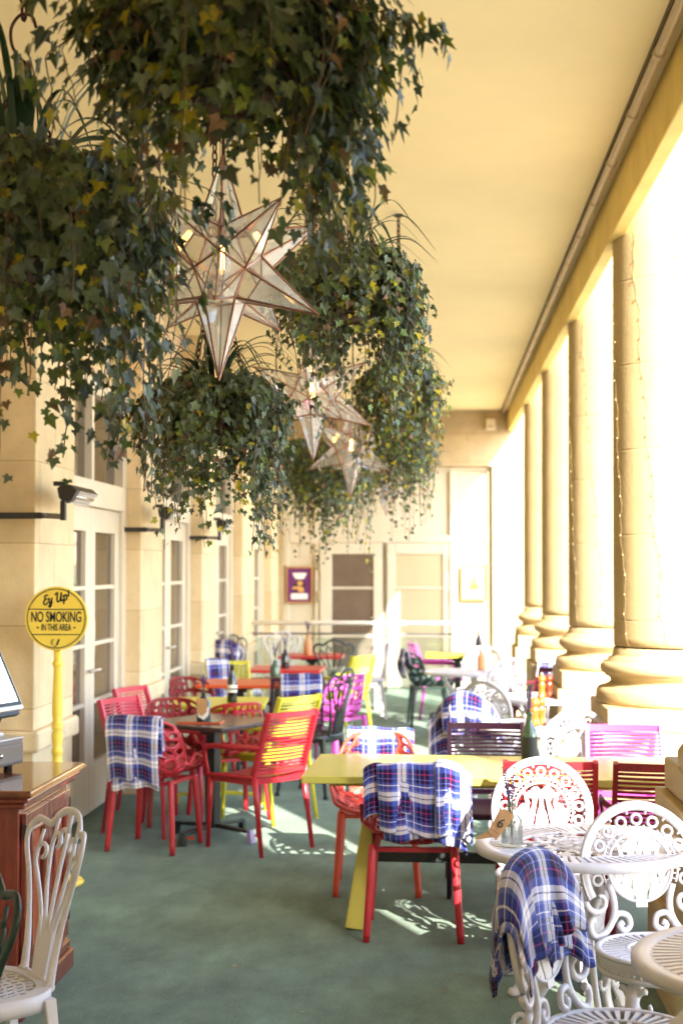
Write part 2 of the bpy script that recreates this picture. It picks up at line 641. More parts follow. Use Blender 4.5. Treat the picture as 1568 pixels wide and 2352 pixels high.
def copy_tree(o, parent=None, material=None):
    c = o.copy()
    C.objects.link(c)
    if parent is not None:
        c.parent = parent
    if material is not None and c.type == 'MESH' and not c.get('keep'):
        c.material_slots[0].link = 'OBJECT'
        c.material_slots[0].material = material
    for ch in list(o.children):
        copy_tree(ch, c, material)
    return c


PROTO = {}


def place(kind, x, y, head, label, group, material=None, name=None):
    """first use moves the prototype itself, later uses copy it; head = direction the front faces"""
    rz = atan2(-head[0], head[1])
    p, used = PROTO[kind]
    if used:
        o = copy_tree(p, None, material)
    else:
        o = p
        PROTO[kind][1] = True
        if material is not None:
            for ch in o.children_recursive:
                if ch.type == 'MESH' and not ch.get('keep'):
                    ch.material_slots[0].link = 'OBJECT'
                    ch.material_slots[0].material = material
    o.location = (x, y, 0)
    o.rotation_euler = (0, 0, rz)
    o['label'] = label
    o['group'] = group
    return o


def spiral(c, r0, r1, a0, a1, k=14):
    return [(c[0] + (r0 + (r1 - r0) * i / k) * cos(a0 + (a1 - a0) * i / k), c[1] + (r0 + (r1 - r0) * i / k) * sin(a0 + (a1 - a0) * i / k)) for i in range(k + 1)]


def bez(pts, k=8):
    """Catmull-Rom through the points"""
    P = [V(p) for p in pts]
    P = [P[0] * 2 - P[1]] + P + [P[-1] * 2 - P[-2]]
    out = []
    for i in range(1, len(P) - 2):
        a, b, c, d = P[i - 1:i + 3]
        for j in range(k):
            u = j / k
            out.append(0.5 * ((2 * b) + (c - a) * u + (2 * a - 5 * b + 4 * c - d) * u * u + (3 * b - a - 3 * c + d) * u ** 3))
    out.append(P[-2])
    return out

# ================================================================== the place
XF, XR, YE, ZC = -2.22, -2.43, 20.1, 3.93      # pier fronts, recess wall, end wall, ceiling


def gx(px, y, py=1305):
    return at_y(px, py, y).x


mb = MB().grid(lambda u, v: (XR - 0.3 + u * 4.2, -7 + v * 28, 0), 4, 20, False)
tag(mb.build('carpet_floor', M['carpet']), kind='structure')
mb = MB().grid(lambda u, v: (-60 + u * 160, -90 + v * 200, -0.35), 2, 2, False)
tag(mb.build('ground', M['paving']), kind='structure')
mb = MB().b2((XR - 0.35, -7, ZC), (1.10, YE + 0.3, ZC + 0.25))
tag(mb.build('ceiling', M['ceiling']), kind='structure')

# beam along the open side and the conduit under the ceiling
t = thing('edge_beam', 'yellow painted beam running along the ceiling edge beside the columns', 'beam', (1.02, 0, 0))
MB().b2((0, -7, 3.63), (0.08, YE, ZC - 0.002)).build('fascia', M['beam'], t, bevel=0.008)
t = thing('electrical_conduit', 'long jointed metal conduit fixed where ceiling meets yellow beam', 'conduit', (0.955, 0, ZC))
mb = MB()
mb.tube([(0, -7, -0.034), (0, YE, -0.034)], 0.024, 10)
mb.build('pipe', M['conduit'], t)
cpl = MB().tube([(0, 0, -0.034), (0, 0.045, -0.034)], 0.0285, 10).build('coupling', M['conduit'], t, loc=(0, 5.2, 0))
for k in range(1, 18):
    c = cpl.copy()
    C.objects.link(c)
    c.location.y = 5.2 + k * 0.83
MB().b2((-0.032, -7, -0.008), (0.024, YE, -0.001)).build('backing_strip', M['conduitdark'], t)

# unseen wall added behind the camera to darken faces turned towards it
t = thing('added_back_wall', 'stone wall added behind the camera to cut light from the open end', 'wall', (0, -7, 0))
MB().b2((XR - 0.3, -0.3, 0), (1.02, 0, ZC)).build('masonry', M['stone'], t)
# house wall with its recesses, and the piers standing proud of it
t = thing('house_wall', 'cream stone house wall behind the piers and glazed doors', 'wall', (0, 0, 0))
MB().b2((XR - 0.3, -7, 0), (XR, YE + 0.3, ZC)).build('masonry', M['wallrec'], t)
PIERS = [(2.08, 2.95), (4.93, 5.79), (7.78, 8.64), (10.63, 11.49), (13.46, 14.32), (16.30, 17.40), (19.2, YE - 0.005)]
plabel = {2: 'square stone pier behind the round yellow sign', 3: 'second stone pier, between the two nearest glazed doors',
          4: 'third stone pier, beyond the red mesh chair against the wall', 5: 'fourth stone pier, beside the plaid blankets at the far tables',
          6: 'short last stone pier in the corner of the end wall'}
for i, (a, b2_) in enumerate(PIERS):
    lab = plabel.get(i, 'stone pier standing before the cabinet, out of view')
    t = thing('stone_pier', lab, 'pier', (XR, a, 0), 0, 'stone piers along the house wall')
    d = XF - XR
    MB().b2((0.001, 0, 0.80), (d, b2_ - a, ZC - 0.002)).build('shaft', M['stone'], t, bevel=0.006)
    MB().b2((0.001, -0.0, 0), (d - 0.004, b2_ - a, 0.68)).build('footing', M['stone'], t)
    MB().b2((0.001, -0.03, 0.681), (d + 0.035, b2_ - a + 0.03, 0.799)).build('dado_moulding', M['stone'], t, bevel=0.018)

# double doors in each recess
DL = {0: 'glazed cream double doors beside the red cabinet, out of view', 2: 'nearest pair of glazed cream doors, right of the round yellow sign',
      3: 'second pair of glazed cream doors, behind the pink slatted chairs', 4: 'third pair of glazed cream doors, narrow between the far piers',
      5: 'last pair of glazed cream doors near the end wall'}
for i in range(len(PIERS) - 1):
    if i < 2:
        continue
    y0, y1 = PIERS[i][1], PIERS[i + 1][0]
    wd = y1 - y0
    t = thing('double_door', DL[i], 'door', (XR, y0, 0), 0, 'glazed doors along the house wall')
    mb = MB()
    mb.b2((0.002, 0.004, 0.03), (0.10, 0.11, 3.0))
    mb.b2((0.002, wd - 0.11, 0.03), (0.10, wd - 0.004, 3.0))
    mb.b2((0.002, 0.112, 2.12), (0.115, wd - 0.112, 2.30))
    mb.b2((0.002, 0.112, 2.90), (0.10, wd - 0.112, 3.0))
    mb.b2((0.002, wd / 2 - 0.03, 2.302), (0.085, wd / 2 + 0.03, 2.898))
    mb.build('door_frame', M['cream'], t, bevel=0.006)
    MB().b2((0.002, 0.112, 2.302), (0.03, wd - 0.112, 2.898)).build('transom_glass', M['darkglass'], t)
    lw = (wd - 0.23) / 2
    for k in (0, 1):
        a = 0.113 + k * (lw + 0.004)
        mb = MB()
        st = 0.13
        mb.b2((0.012, a, 0.03), (0.07, a + st, 2.118))
        mb.b2((0.012, a + lw - st, 0.03), (0.07, a + lw, 2.118))
        mb.b2((0.012, a + st, 0.03), (0.07, a + lw - st, 0.36))
        mb.b2((0.012, a + st, 1.95), (0.07, a + lw - st, 2.118))
        for z in (0.76, 1.16, 1.55):
            mb.b2((0.03, a + st, z), (0.065, a + lw - st, z + 0.03))
        lf = mb.build('door_leaf', M['cream'], t, bevel=0.005)
        MB().b2((0.02, a + st, 0.36), (0.036, a + lw - st, 1.95)).build('glass', M['darkglass'], lf)
        hy = a + lw - 0.05 if k == 0 else a + 0.05
        MB().tube([(0.07, hy, 1.0), (0.11, hy, 1.0), (0.11, hy - (0.09 if k == 0 else -0.09), 1.0)], 0.009, 8).build('handle', M['silver'], lf)

# heaters on brackets
HL = ['black wall heater over the round yellow sign', 'black wall heater on the second stone pier', 'small far black wall heater on the third stone pier',
      'wall heater at the photo\'s left border, only its silver end showing']
for i, (y, lab) in enumerate(((7.74, HL[0]), (10.59, HL[1]), (13.42, HL[2]), (4.89, HL[3]))):
    t = thing('patio_heater', lab, 'heater', (XR, y, 1.99), 0, 'heaters bracketed along the piers')
    MB().bar((0.004, -0.02, 0), (0.27, -0.02, 0), 0.035, 0.035).build('wall_arm', M['heater'], t, bevel=0.004)
    mb = MB().bar((0.27, -0.02, 0.0), (0.37, -0.02, -0.005), 0.018, 0.030)
    mb.tube([(0.285, -0.05, 0), (0.285, 0.01, 0)], 0.012, 8)
    mb.build('clamp', M['steel'], t)
    MB().box((0.385, -0.02, 0.028), (0.030, 0.04, 0.11)).build('upright', M['heater'], t, bevel=0.005)
    # D-shaped body along Y, open face down to the right
    prof = [(-0.075, 0.05), (-0.02, 0.085), (0.035, 0.075), (0.085, 0.03), (0.045, -0.045), (-0.01, -0.07), (-0.06, -0.03)]
    hb = thing('body', None, None, (0.40, 0.09, 0.118))
    hb.scale = (0.70, 0.74, 0.70)
    hb.parent = t
    MB().prism(prof, lambda a, b, o: (a, o - 0.10, b), 0.10).build('end_cap', M['heater'], hb, bevel=0.006)
    MB().prism([(p * 1.0, q * 1.0) for p, q in prof[:4]] + [(0.02, 0.0)], lambda a, b, o: (a, o + 0.24, b), 0.575).build('casing', M['heater'], hb)
    mb = MB()
    for q in range(5):
        f = q / 4
        mb.bar((0.082 - 0.085 * f, -0.045, 0.024 - 0.088 * f), (0.082 - 0.085 * f, 0.52, 0.024 - 0.088 * f), 0.010, 0.006)
    mb.prism([(0.02, 0.002), (0.078, 0.020), (-0.005, -0.062)], lambda a, b, o: (a, o + 0.24, b), 0.56)
    mb.build('reflector', M['silver'], hb)
    MB().tube([(0.045, -0.04, -0.012), (0.045, 0.51, -0.012)], 0.012, 8).build('heating_tube', M['chrome'], hb)
    MB().box((-0.055, -0.12, 0.085), (0.10, 0.05, 0.035)).build('mounting_lug', M['heater'], hb)

# ------------------------------------------------------------------ end wall with its timber screen
OX0, OX1, OZ = -2.155, 0.80, 3.14
t = thing('end_wall', 'pale stone end wall closing the terrace above the timber screen', 'wall', (0, YE, 0))
mb = MB().b2((XR, 0, OZ), (3.2, 0.4, ZC - 0.002))
mb.b2((OX1, 0, 0), (3.2, 0.4, OZ - 0.002))
mb.b2((1.13, 0, ZC), (3.2, 0.4, 5.4))
mb.b2((XR, 0, 0), (OX0, 0.4, OZ - 0.002))
mb.b2((OX0, 0.24, 0), (OX1, 0.4, OZ - 0.002))
mb.build('masonry', M['endstone'], t)
t = thing('timber_screen', 'cream timber screen with panels and double doors at terrace end', 'screen', (0, YE + 0.14, 0))
mb = MB().b2((OX0, 0.03, 0), (OX1, 0.09, OZ))
mb.build('boarding', M['cream'], t)
mb = MB()
for x in (OX0, -1.72, 0.20, OX1 - 0.07):
    mb.b2((x, -0.025, 0), (x + 0.07, 0.03, OZ))
mb.b2((OX0 + 0.07, -0.02, 2.06), (OX1 - 0.07, 0.03, 2.17))
mb.b2((OX0 + 0.07, -0.02, OZ - 0.06), (OX1 - 0.07, 0.03, OZ))
mb.build('mouldings', M['cream'], t, bevel=0.008)


def dx(px):
    return gx(px, YE + 0.1)


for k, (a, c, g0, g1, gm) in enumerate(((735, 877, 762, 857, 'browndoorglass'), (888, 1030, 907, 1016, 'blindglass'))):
    lf = thing('door_leaf', None, None)
    lf.parent = t
    x0, x1, p0, p1 = dx(a), dx(c), dx(g0), dx(g1)
    mb = MB()
    mb.b2((x0, -0.055, 0.02), (p0, -0.012, 2.055))
    mb.b2((p1, -0.055, 0.02), (x1, -0.012, 2.055))
    mb.b2((p0, -0.055, 1.90), (p1, -0.012, 2.055))
    mb.b2((p0, -0.055, 0.02), (p1, -0.012, 0.30))
    for z in (1.40, 0.72):
        mb.b2((p0, -0.045, z), (p1, -0.015, z + 0.035))
    mb.build('stile', M['cream'], lf, bevel=0.008)
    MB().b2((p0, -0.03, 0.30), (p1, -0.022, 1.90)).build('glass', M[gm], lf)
    hx = x0 - 0.015 if k == 0 else x1 + 0.015
    for z in (1.76, 1.30, 0.4):
        MB().box((hx, -0.06, z), (0.028, 0.02, 0.17)).build('hinge', M['conduit'], lf)
    MB().tube([(x1 - 0.05 if k == 0 else x0 + 0.05, -0.06, 1.0), (x1 - 0.05 if k == 0 else x0 + 0.05, -0.1, 1.0), (x1 - 0.17 if k == 0 else x0 + 0.17, -0.1, 1.0)], 0.01, 8).build('handle', M['silver'], lf)

# posters
PY = YE + 0.14 - 0.035


def poster(px0, py0, px1, py1, lab, kind):
    a, b = at_y(px0, py0, PY), at_y(px1, py1, PY)
    x0, z1, x1, z0 = a.x, a.z, b.x, b.z
    wv, hv = x1 - x0, z1 - z0
    t = thing('framed_poster', lab, 'poster', (x0, PY, z0), 0, 'framed posters on the end screen')
    f = 0.022
    mb = MB().b2((0, -0.03, 0), (f, 0.0, hv)).b2((wv - f, -0.03, 0), (wv, 0.0, hv)).b2((f, -0.03, 0), (wv - f, 0, f)).b2((f, -0.03, hv - f), (wv - f, 0, hv))
    mb.build('frame', M['frameoak'], t, bevel=0.004)

    def pl(name, pts, mt, dep):
        MB().prism([(f + p * (wv - 2 * f), f + q * (hv - 2 * f)) for p, q in pts], lambda a, b, o: (a, -dep + o, b), 0.002).build(name, mt, t)
    sq = lambda a, b, c, d: [(a, b), (c, b), (c, d), (a, d)]
    cir = lambda x, y, r, k=14, s=1.5: [(x + r * s * cos(2 * pi * i / k), y + r * sin(2 * pi * i / k)) for i in range(k)]
    if kind == 0:
        pl('print', sq(0, 0, 1, 1), M['purpleposter'], 0.008)
        pl('title', [(0.2, 0.86), (0.82, 0.86), (0.74, 0.74), (0.68, 0.68), (0.36, 0.68), (0.28, 0.75)], M['paper'], 0.011)
        pl('figure', [(0.28, 0.30), (0.72, 0.30), (0.76, 0.52), (0.62, 0.66), (0.42, 0.66), (0.25, 0.5)], M['darkprint'], 0.011)
        pl('figure', cir(0.53, 0.55, 0.075), M['skin'], 0.014)
        pl('figure', [(0.45, 0.28), (0.7, 0.28), (0.68, 0.42), (0.5, 0.46), (0.2, 0.43), (0.2, 0.37), (0.45, 0.37)], M['skin'], 0.0145)
        pl('caption', sq(0.15, 0.07, 0.85, 0.24), M['paper'], 0.011)
    else:
        pl('print', sq(0, 0, 1, 1), M['tealposter'], 0.008)
        pl('title', [(0.12, 0.92), (0.85, 0.94), (0.9, 0.8), (0.6, 0.72), (0.2, 0.74)], M['paper'], 0.011)
        pl('figure', [(0.28, 0.27), (0.75, 0.27), (0.7, 0.5), (0.6, 0.66), (0.48, 0.66), (0.36, 0.48)], M['orangeprint'], 0.011)
        pl('figure', cir(0.74, 0.56, 0.09), M['paper'], 0.013)
        pl('figure', cir(0.38, 0.52, 0.07), M['skin'], 0.0135)
        pl('caption', sq(0.1, 0.04, 0.92, 0.23), M['paper'], 0.011)


poster(657, 1302, 718, 1385, 'purple framed poster with dark figure left of the far doors', 0)
poster(1057, 1297, 1117, 1379, 'pale teal framed poster with orange figure right of the far doors', 1)
a = at_y(1126, 975, YE - 0.05)
t = thing('alarm_box', 'small cream alarm box high on the end wall by the conduit', 'box', (a.x, YE, a.z))
MB().box((0, -0.045, 0), (0.13, 0.088, 0.16)).build('housing', M['siren'], t, bevel=0.012)
MB().box((0, -0.094, -0.03), (0.07, 0.008, 0.02)).build('grille', M['conduit'], t)

# glass railing in front of the screen
RY = 17.05
t = thing('glass_railing', 'glass railing with white handrail in front of the far doors', 'railing', (0, RY, 0))
zr = at_y(870, 1431, RY).z
xe = gx(1112, RY)
MB().tube([(XF + 0.02, 0, zr), (xe, 0, zr)], 0.026, 10).build('handrail', M['rail'], t)
MB().tube([(XF + 0.02, 0.0, zr - 0.13), (xe - 0.1, 0.0, zr - 0.13)], 0.011, 8).build('lower_rail', M['steel'], t)
px = gx(870, RY)
for x in (px, xe - 0.02):
    p = MB().box((x, 0, zr / 2 - 0.02), (0.10 if x == px else 0.05, 0.05, zr - 0.04)).build('post', M['rail'], t, bevel=0.006)
    for z in (0.25, 0.75):
        MB().box((x - 0.075, 0, z), (0.045, 0.045, 0.06)).build('clamp', M['steel'], p, bevel=0.006)
        MB().box((x + 0.075, 0, z), (0.045, 0.045, 0.06)).build('clamp', M['steel'], p, bevel=0.006)
for x0, x1 in ((XF + 0.06, px - 0.07), (px + 0.07, xe - 0.06)):
    MB().box(((x0 + x1) / 2, 0, 0.47), (x1 - x0, 0.012, 0.80)).build('glass_panel', M['railglass'], t)

# ------------------------------------------------------------------ columns
COLX = 1.385
cl = {5.59: 'stone column cropped by the right border, only its moulded base in view', 8.43: 'nearest tall stone column, hung with string lights, behind the pink chair',
      11.27: 'second tall stone column from the front', 14.11: 'third tall stone column from the front', 16.95: 'farthest tall stone column, next to the end wall',
      2.75: 'stone column beside the camera, out of view', -0.09: 'stone column behind the camera, out of view'}
prof = [(0.445, 0.920), (0.452, 0.945), (0.452, 0.985), (0.435, 1.012), (0.40, 1.018), (0.395, 1.025), (0.372, 1.034), (0.366, 1.052), (0.378, 1.072), (0.398, 1.078),
        (0.398, 1.088), (0.412, 1.092), (0.424, 1.11), (0.424, 1.135), (0.408, 1.158), (0.382, 1.162), (0.380, 1.182), (0.362, 1.186), (0.352, 1.205), (0.347, 1.24)]
sh = [(0.346, 1.25)]
z = 1.40
while z < 5.3:
    r = 0.346 - 0.026 * ((z - 1.25) / 4.0) ** 1.6
    sh += [(r + 0.0008, z - 0.10), (r, z - 0.008), (r, z - 0.004), (r - 0.0035, z), (r, z + 0.004), (r, z + 0.008), (r - 0.0008, z + 0.1)]
    z += 0.49
sh += [(0.318, 5.3)]
first = None
for y in (8.43, 5.59, 11.27, 14.11, 16.95, 2.75, -0.09):
    if first is None:
        first = t = thing('stone_column', cl[y], 'column', (COLX, y, 0), 0, 'row of stone columns along the terrace')
        mb = MB().box((0, 0, 0.855), (0.88, 0.88, 0.128))
        mb.build('plinth', M['column'], t, bevel=0.012)
        MB().box((0, 0, 0.575), (0.95, 0.95, 0.43)).build('pedestal', M['column'], t, bevel=0.012)
        MB().box((0, 0, 0.175), (1.01, 1.01, 0.368)).build('footing', M['column'], t, bevel=0.012)
        MB().lathe(prof, 56).build('base_moulding', M['column'], t)
        MB().lathe(sh, 56).build('shaft', M['column'], t)
    else:
        c = copy_tree(first)
        c.location = (COLX, y, 0)
        c['label'] = cl[y]
t = thing('entablature', 'stone entablature high over the columns, above the view', 'entablature', (0, 0, 0))
MB().b2((1.05, -7, 5.3), (1.80, YE + 0.4, 6.0)).build('architrave', M['column'], t)
MB().b2((XR - 0.3, -7, 6.0), (1.9, YE + 0.4, 6.2)).build('roof_slab', M['column'], t)
# string lights wound down the nearest columns
for (y, seed, lab) in ((8.43, 1, 'string of tiny lights wound loosely down the nearest column'), (11.27, 2, 'string of tiny lights wound loosely down the second column')):
    q = random.Random(seed)
    mb = MB()
    for s_ in range(3):
        a0 = pi * (0.95 + 0.22 * s_)
        pts = []
        for k in range(90):
            f = k / 89
            z = 4.6 - 3.35 * f
            r = 0.346 - 0.026 * (max(0, z - 1.25) / 4.0) ** 1.6 + 0.006
            a = a0 + 0.75 * f + 0.03 * sin(k * 0.5 + s_) + 0.02 * sin(k * 1.7)
            pts.append((r * cos(a), r * sin(a), z))
            if k % 3 == 0:
                mb.box((1.012 * r * cos(a), 1.012 * r * sin(a), z), (0.006, 0.006, 0.009))
        mb.tube(pts, 0.0010, 4)
    tag(mb.build('string_lights', M['wire'], None, loc=(COLX, y, 0)), lab, 'string lights', 'string lights on the columns')
# light blocking canvas added out of view to keep sun off the foreground
t = thing('added_light_blocker', 'cream light blocking canvas added out of view to keep sun off the foreground', 'blind', (1.30, 0, 0))
MB().grid(lambda u, v: (0.01 * sin(v * 9 + u * 40), -6.5 + u * 9.9, 0.9 + v * 4.15), 60, 6).build('fabric', M['blind'], t, solid=0.004)
MB().tube([(0, -6.5, 0.89), (0, 3.40, 0.89)], 0.02, 8).build('weight_bar', M['steel'], t)

t = thing('added_sunshade', 'cream canvas windbreak added out of view to shade the near white chair', 'sunshade', (1.32, 3.2, 0))  # unseen screen put in to keep sun off the near white chair
MB().grid(lambda u, v: (0.015 * sin(v * 6 + u * 12), u * 0.78, 0.06 + v * 1.78), 12, 8).build('fabric', M['blind'], t, solid=0.004)
for yy in (0, 0.78):
    MB().tube([(0, yy, 0), (0, yy, 1.88)], 0.018, 8).build('post', M['steel'], t)
# ================================================================== furniture prototypes
def leg_pair(t, rear, front, zt, r, material, tilt=0.03, square=False, r2=None):
    """four legs, each a mesh of its own, splayed outwards"""
    for sx in (-1, 1):
        for (yy, dy) in ((rear, -tilt), (front, tilt)):
            x = sx * 0.20
            MB().tube([(sx * 0.185, yy, zt), (x, yy + dy, 0.03)], [r, r2 or r * 0.85], 8 if not square else 4, square=square).tube(
                [(x, yy + dy, 0.034), (x, yy + dy, 0)], (r2 or r) * 1.02, 8).build('leg', material, t)


# ---- slatted armchair
def make_slat():
    t = thing('slatted_armchair', 'x', 'chair')
    mt = M['red']
    # seat: thin, dished, waterfall front
    def seat(u, v):
        x = (u - 0.5) * 0.45
        y = -0.20 + v * 0.43
        z = 0.445 - 0.018 * (1 - (2 * u - 1) ** 2) - 0.03 * max(0, v - 0.8) * 5 * max(0, v - 0.8) + 0.012 * (1 - v)
        return (x, y, z)
    MB().grid(seat, 12, 14).build('seat', mt, t, solid=0.022)
    mb = MB()
    ztop, zb = 0.845, 0.47
    yb = lambda z: -0.205 - 0.115 * (z - zb) / (ztop - zb)
    for sx in (-1, 1):
        mb.bar((sx * 0.205, yb(0.42) + 0.01, 0.42), (sx * 0.198, yb(ztop), ztop), 0.022, 0.034, (0, 1, 0))
    bow = lambda x, d: -d * (1 - (x / 0.2) ** 2)
    for (z, h) in ((ztop - 0.018, 0.036), (zb + 0.012, 0.026)):
        pts = [(x, yb(z) + bow(x, 0.025), z) for x in [-0.2 + 0.04 * i for i in range(11)]]
        for a, b_ in zip(pts[:-1], pts[1:]):
            mb.bar(a, b_, h, 0.016, (0, 1, 0))
    k = 15
    for i in range(k):
        z = zb + 0.036 + (ztop - zb - 0.085) * i / (k - 1)
        pts = [(x, yb(z) + bow(x, 0.032) + 0.004, z) for x in [-0.198 + 0.0396 * j for j in range(11)]]
        mb.tube(pts, 0.0066, 6)
    mb.build('backrest', mt, t)
    for sx in (-1, 1):
        pts = [(sx * 0.212, yb(0.63), 0.635), (sx * 0.232, -0.05, 0.628), (sx * 0.236, 0.14, 0.622), (sx * 0.232, 0.20, 0.605), (sx * 0.225, 0.218, 0.56), (sx * 0.212, 0.20, 0.44)]
        MB().tube(bez(pts, 5), 0.017, 8, n=(sx * 1.0, 0, 0.0), asp=0.55).build('armrest', mt, t)
    for sx in (-1, 1):
        for (a, b_) in (((sx * 0.203, -0.205, 0.45), (sx * 0.212, -0.275, 0.0)), ((sx * 0.203, 0.185, 0.44), (sx * 0.208, 0.205, 0.0))):
            A, B = V(a), V(b_)
            mb = MB().tube([A, A.lerp(B, 0.45), A.lerp(B, 0.46), B], [0.0185, 0.0175, 0.0150, 0.0135], 10)
            mb.tube([B + V((0, 0, 0.004)), B], 0.0155, 8)
            mb.build('leg', mt, t)
    mb = MB()
    for sx in (-1, 1):
        mb.bar((sx * 0.195, -0.205, 0.425), (sx * 0.195, 0.19, 0.42), 0.022, 0.03)
    mb.bar((-0.195, -0.2, 0.428), (0.195, -0.2, 0.428), 0.022, 0.03)
    mb.bar((-0.195, 0.18, 0.415), (0.195, 0.18, 0.415), 0.022, 0.03)
    mb.build('seat_frame', mt, t)
    PROTO['slat'] = [t, False]


# ---- bucket chair with an irregular net of holes
def bucket_point(u, v):
    a = 2 * u - 1                       # -1..1 across
    keys = [(0.0, 0.235, 0.435, 0.215), (0.12, 0.20, 0.450, 0.225), (0.32, 0.02, 0.425, 0.245), (0.50, -0.145, 0.432, 0.252), (0.60, -0.205, 0.478, 0.250),
            (0.72, -0.235, 0.570, 0.245), (0.86, -0.262, 0.690, 0.232), (1.0, -0.285, 0.795, 0.200)]
    for i in range(len(keys) - 1):
        if keys[i][0] <= v <= keys[i + 1][0]:
            f = (v - keys[i][0]) / (keys[i + 1][0] - keys[i][0])
            y, z, w_ = (keys[i][j] + (keys[i + 1][j] - keys[i][j]) * f for j in (1, 2, 3))
            break
    x = a * w_
    back = max(0.0, min(1.0, (v - 0.42) / 0.25))
    seat = 1 - back
    rise = 0.5 + 0.5 * cos(pi * max(-1, min(1, (v - 0.45) / 0.45)))
    z += seat * (0.05 + 0.10 * rise) * abs(a) ** 3.2
    z -= back * 0.05 * abs(a) ** 4 * (v > 0.8) * (v - 0.8) * 5
    y += back * 0.17 * abs(a) ** 2.4 + 0.10 * rise * abs(a) ** 3 * seat
    x -= back * 0.02 * a * abs(a) ** 3
    return V((x, y, z))


def make_bucket():
    t = thing('mesh_bucket_chair', 'x', 'chair')
    mt = M['red']
    q = random.Random(5)
    nx, ny = 9, 14
    mb = MB()
    jit = {}

    def node(i, j):
        if (i, j) not in jit:
            u, v = i / nx, j / ny
            if 0 < i < nx:
                u += q.uniform(-0.28, 0.28) / nx
            if 0 < j < ny:
                v += q.uniform(-0.28, 0.28) / ny
            jit[(i, j)] = (u, v)
        return jit[(i, j)]
    done = set()
    for j in range(ny):
        for i in range(nx):
            if (i, j) in done:
                continue
            di = dj = 1
            rr_ = q.random()
            if rr_ < 0.22 and i + 1 < nx and (i + 1, j) not in done:
                di = 2
            elif rr_ < 0.55 and j + 1 < ny and (i, j + 1) not in done:
                dj = 2
            for a in range(di):
                for b_ in range(dj):
                    done.add((i + a, j + b_))
            ring = [(i + a, j) for a in range(di)] + [(i + di, j + b_) for b_ in range(dj)] + [(i + di - a, j + dj) for a in range(di)] + [(i, j + dj - b_) for b_ in range(dj)]
            P = [node(*r) for r in ring]
            # extra points on every side so the net follows the curved shell
            Q = []
            for a in range(len(P)):
                p0, p1 = P[a], P[(a + 1) % len(P)]
                Q += [p0, ((p0[0] + p1[0]) / 2, (p0[1] + p1[1]) / 2)]
            cx = sum(p[0] for p in Q) / len(Q)
            cy = sum(p[1] for p in Q) / len(Q)
            solid = (j < 1) or (4 < j < 7 and q.random() < 0.45)
            if solid:
                vs = [bucket_point(*p) for p in Q] + [bucket_point(cx, cy)]
                k = len(Q)
                mb.add(vs, [(a, (a + 1) % k, k) for a in range(k)], True)
                continue
            f = q.uniform(0.62, 0.76)
            In = []
            for (u, v) in Q:
                du, dv = u - cx, v - cy
                In.append((cx + du * f, cy + dv * f))
            # round the hole
            k = len(In)
            In2 = [((In[a - 1][0] + 2 * In[a][0] + In[(a + 1) % k][0]) / 4, (In[a - 1][1] + 2 * In[a][1] + In[(a + 1) % k][1]) / 4) for a in range(k)]
            vs = [bucket_point(*p) for p in Q] + [bucket_point(*p) for p in In2]
            mb.add(vs, [(a, (a + 1) % k, k + (a + 1) % k, k + a) for a in range(k)], True)
    mb.build('seat_shell', mt, t, solid=0.011)
    # rim and the cross under the seat
    rim = [bucket_point(0, k / 24) for k in range(25)] + [bucket_point(k / 12, 1) for k in range(1, 12)] + [bucket_point(1, 1 - k / 24) for k in range(25)] + [bucket_point(1 - k / 12, 0) for k in range(1, 12)]
    MB().tube(rim, 0.0095, 6, closed=True).build('rim', mt, t)
    mb = MB()
    for sx in (-1, 1):
        mb.bar((sx * 0.17, -0.17, 0.415), (sx * 0.17, 0.17, 0.415), 0.03, 0.02)
    mb.bar((-0.17, -0.16, 0.41), (0.17, -0.16, 0.41), 0.03, 0.02)
    mb.bar((-0.17, 0.16, 0.41), (0.17, 0.16, 0.41), 0.03, 0.02)
    mb.build('seat_frame', mt, t)
    for sx in (-1, 1):
        for sy, (ya, yb_) in ((-1, (-0.175, -0.215)), (1, (0.165, 0.20))):
            a, b_ = V((sx * 0.185, ya, 0.435)), V((sx * 0.215, yb_, 0.0))
            MB().tube([a, a.lerp(b_, 0.04), a.lerp(b_, 0.9), b_], [0.016, 0.0205, 0.0175, 0.0165], 10).build('leg', mt, t)
    PROTO['bucket'] = [t, False]


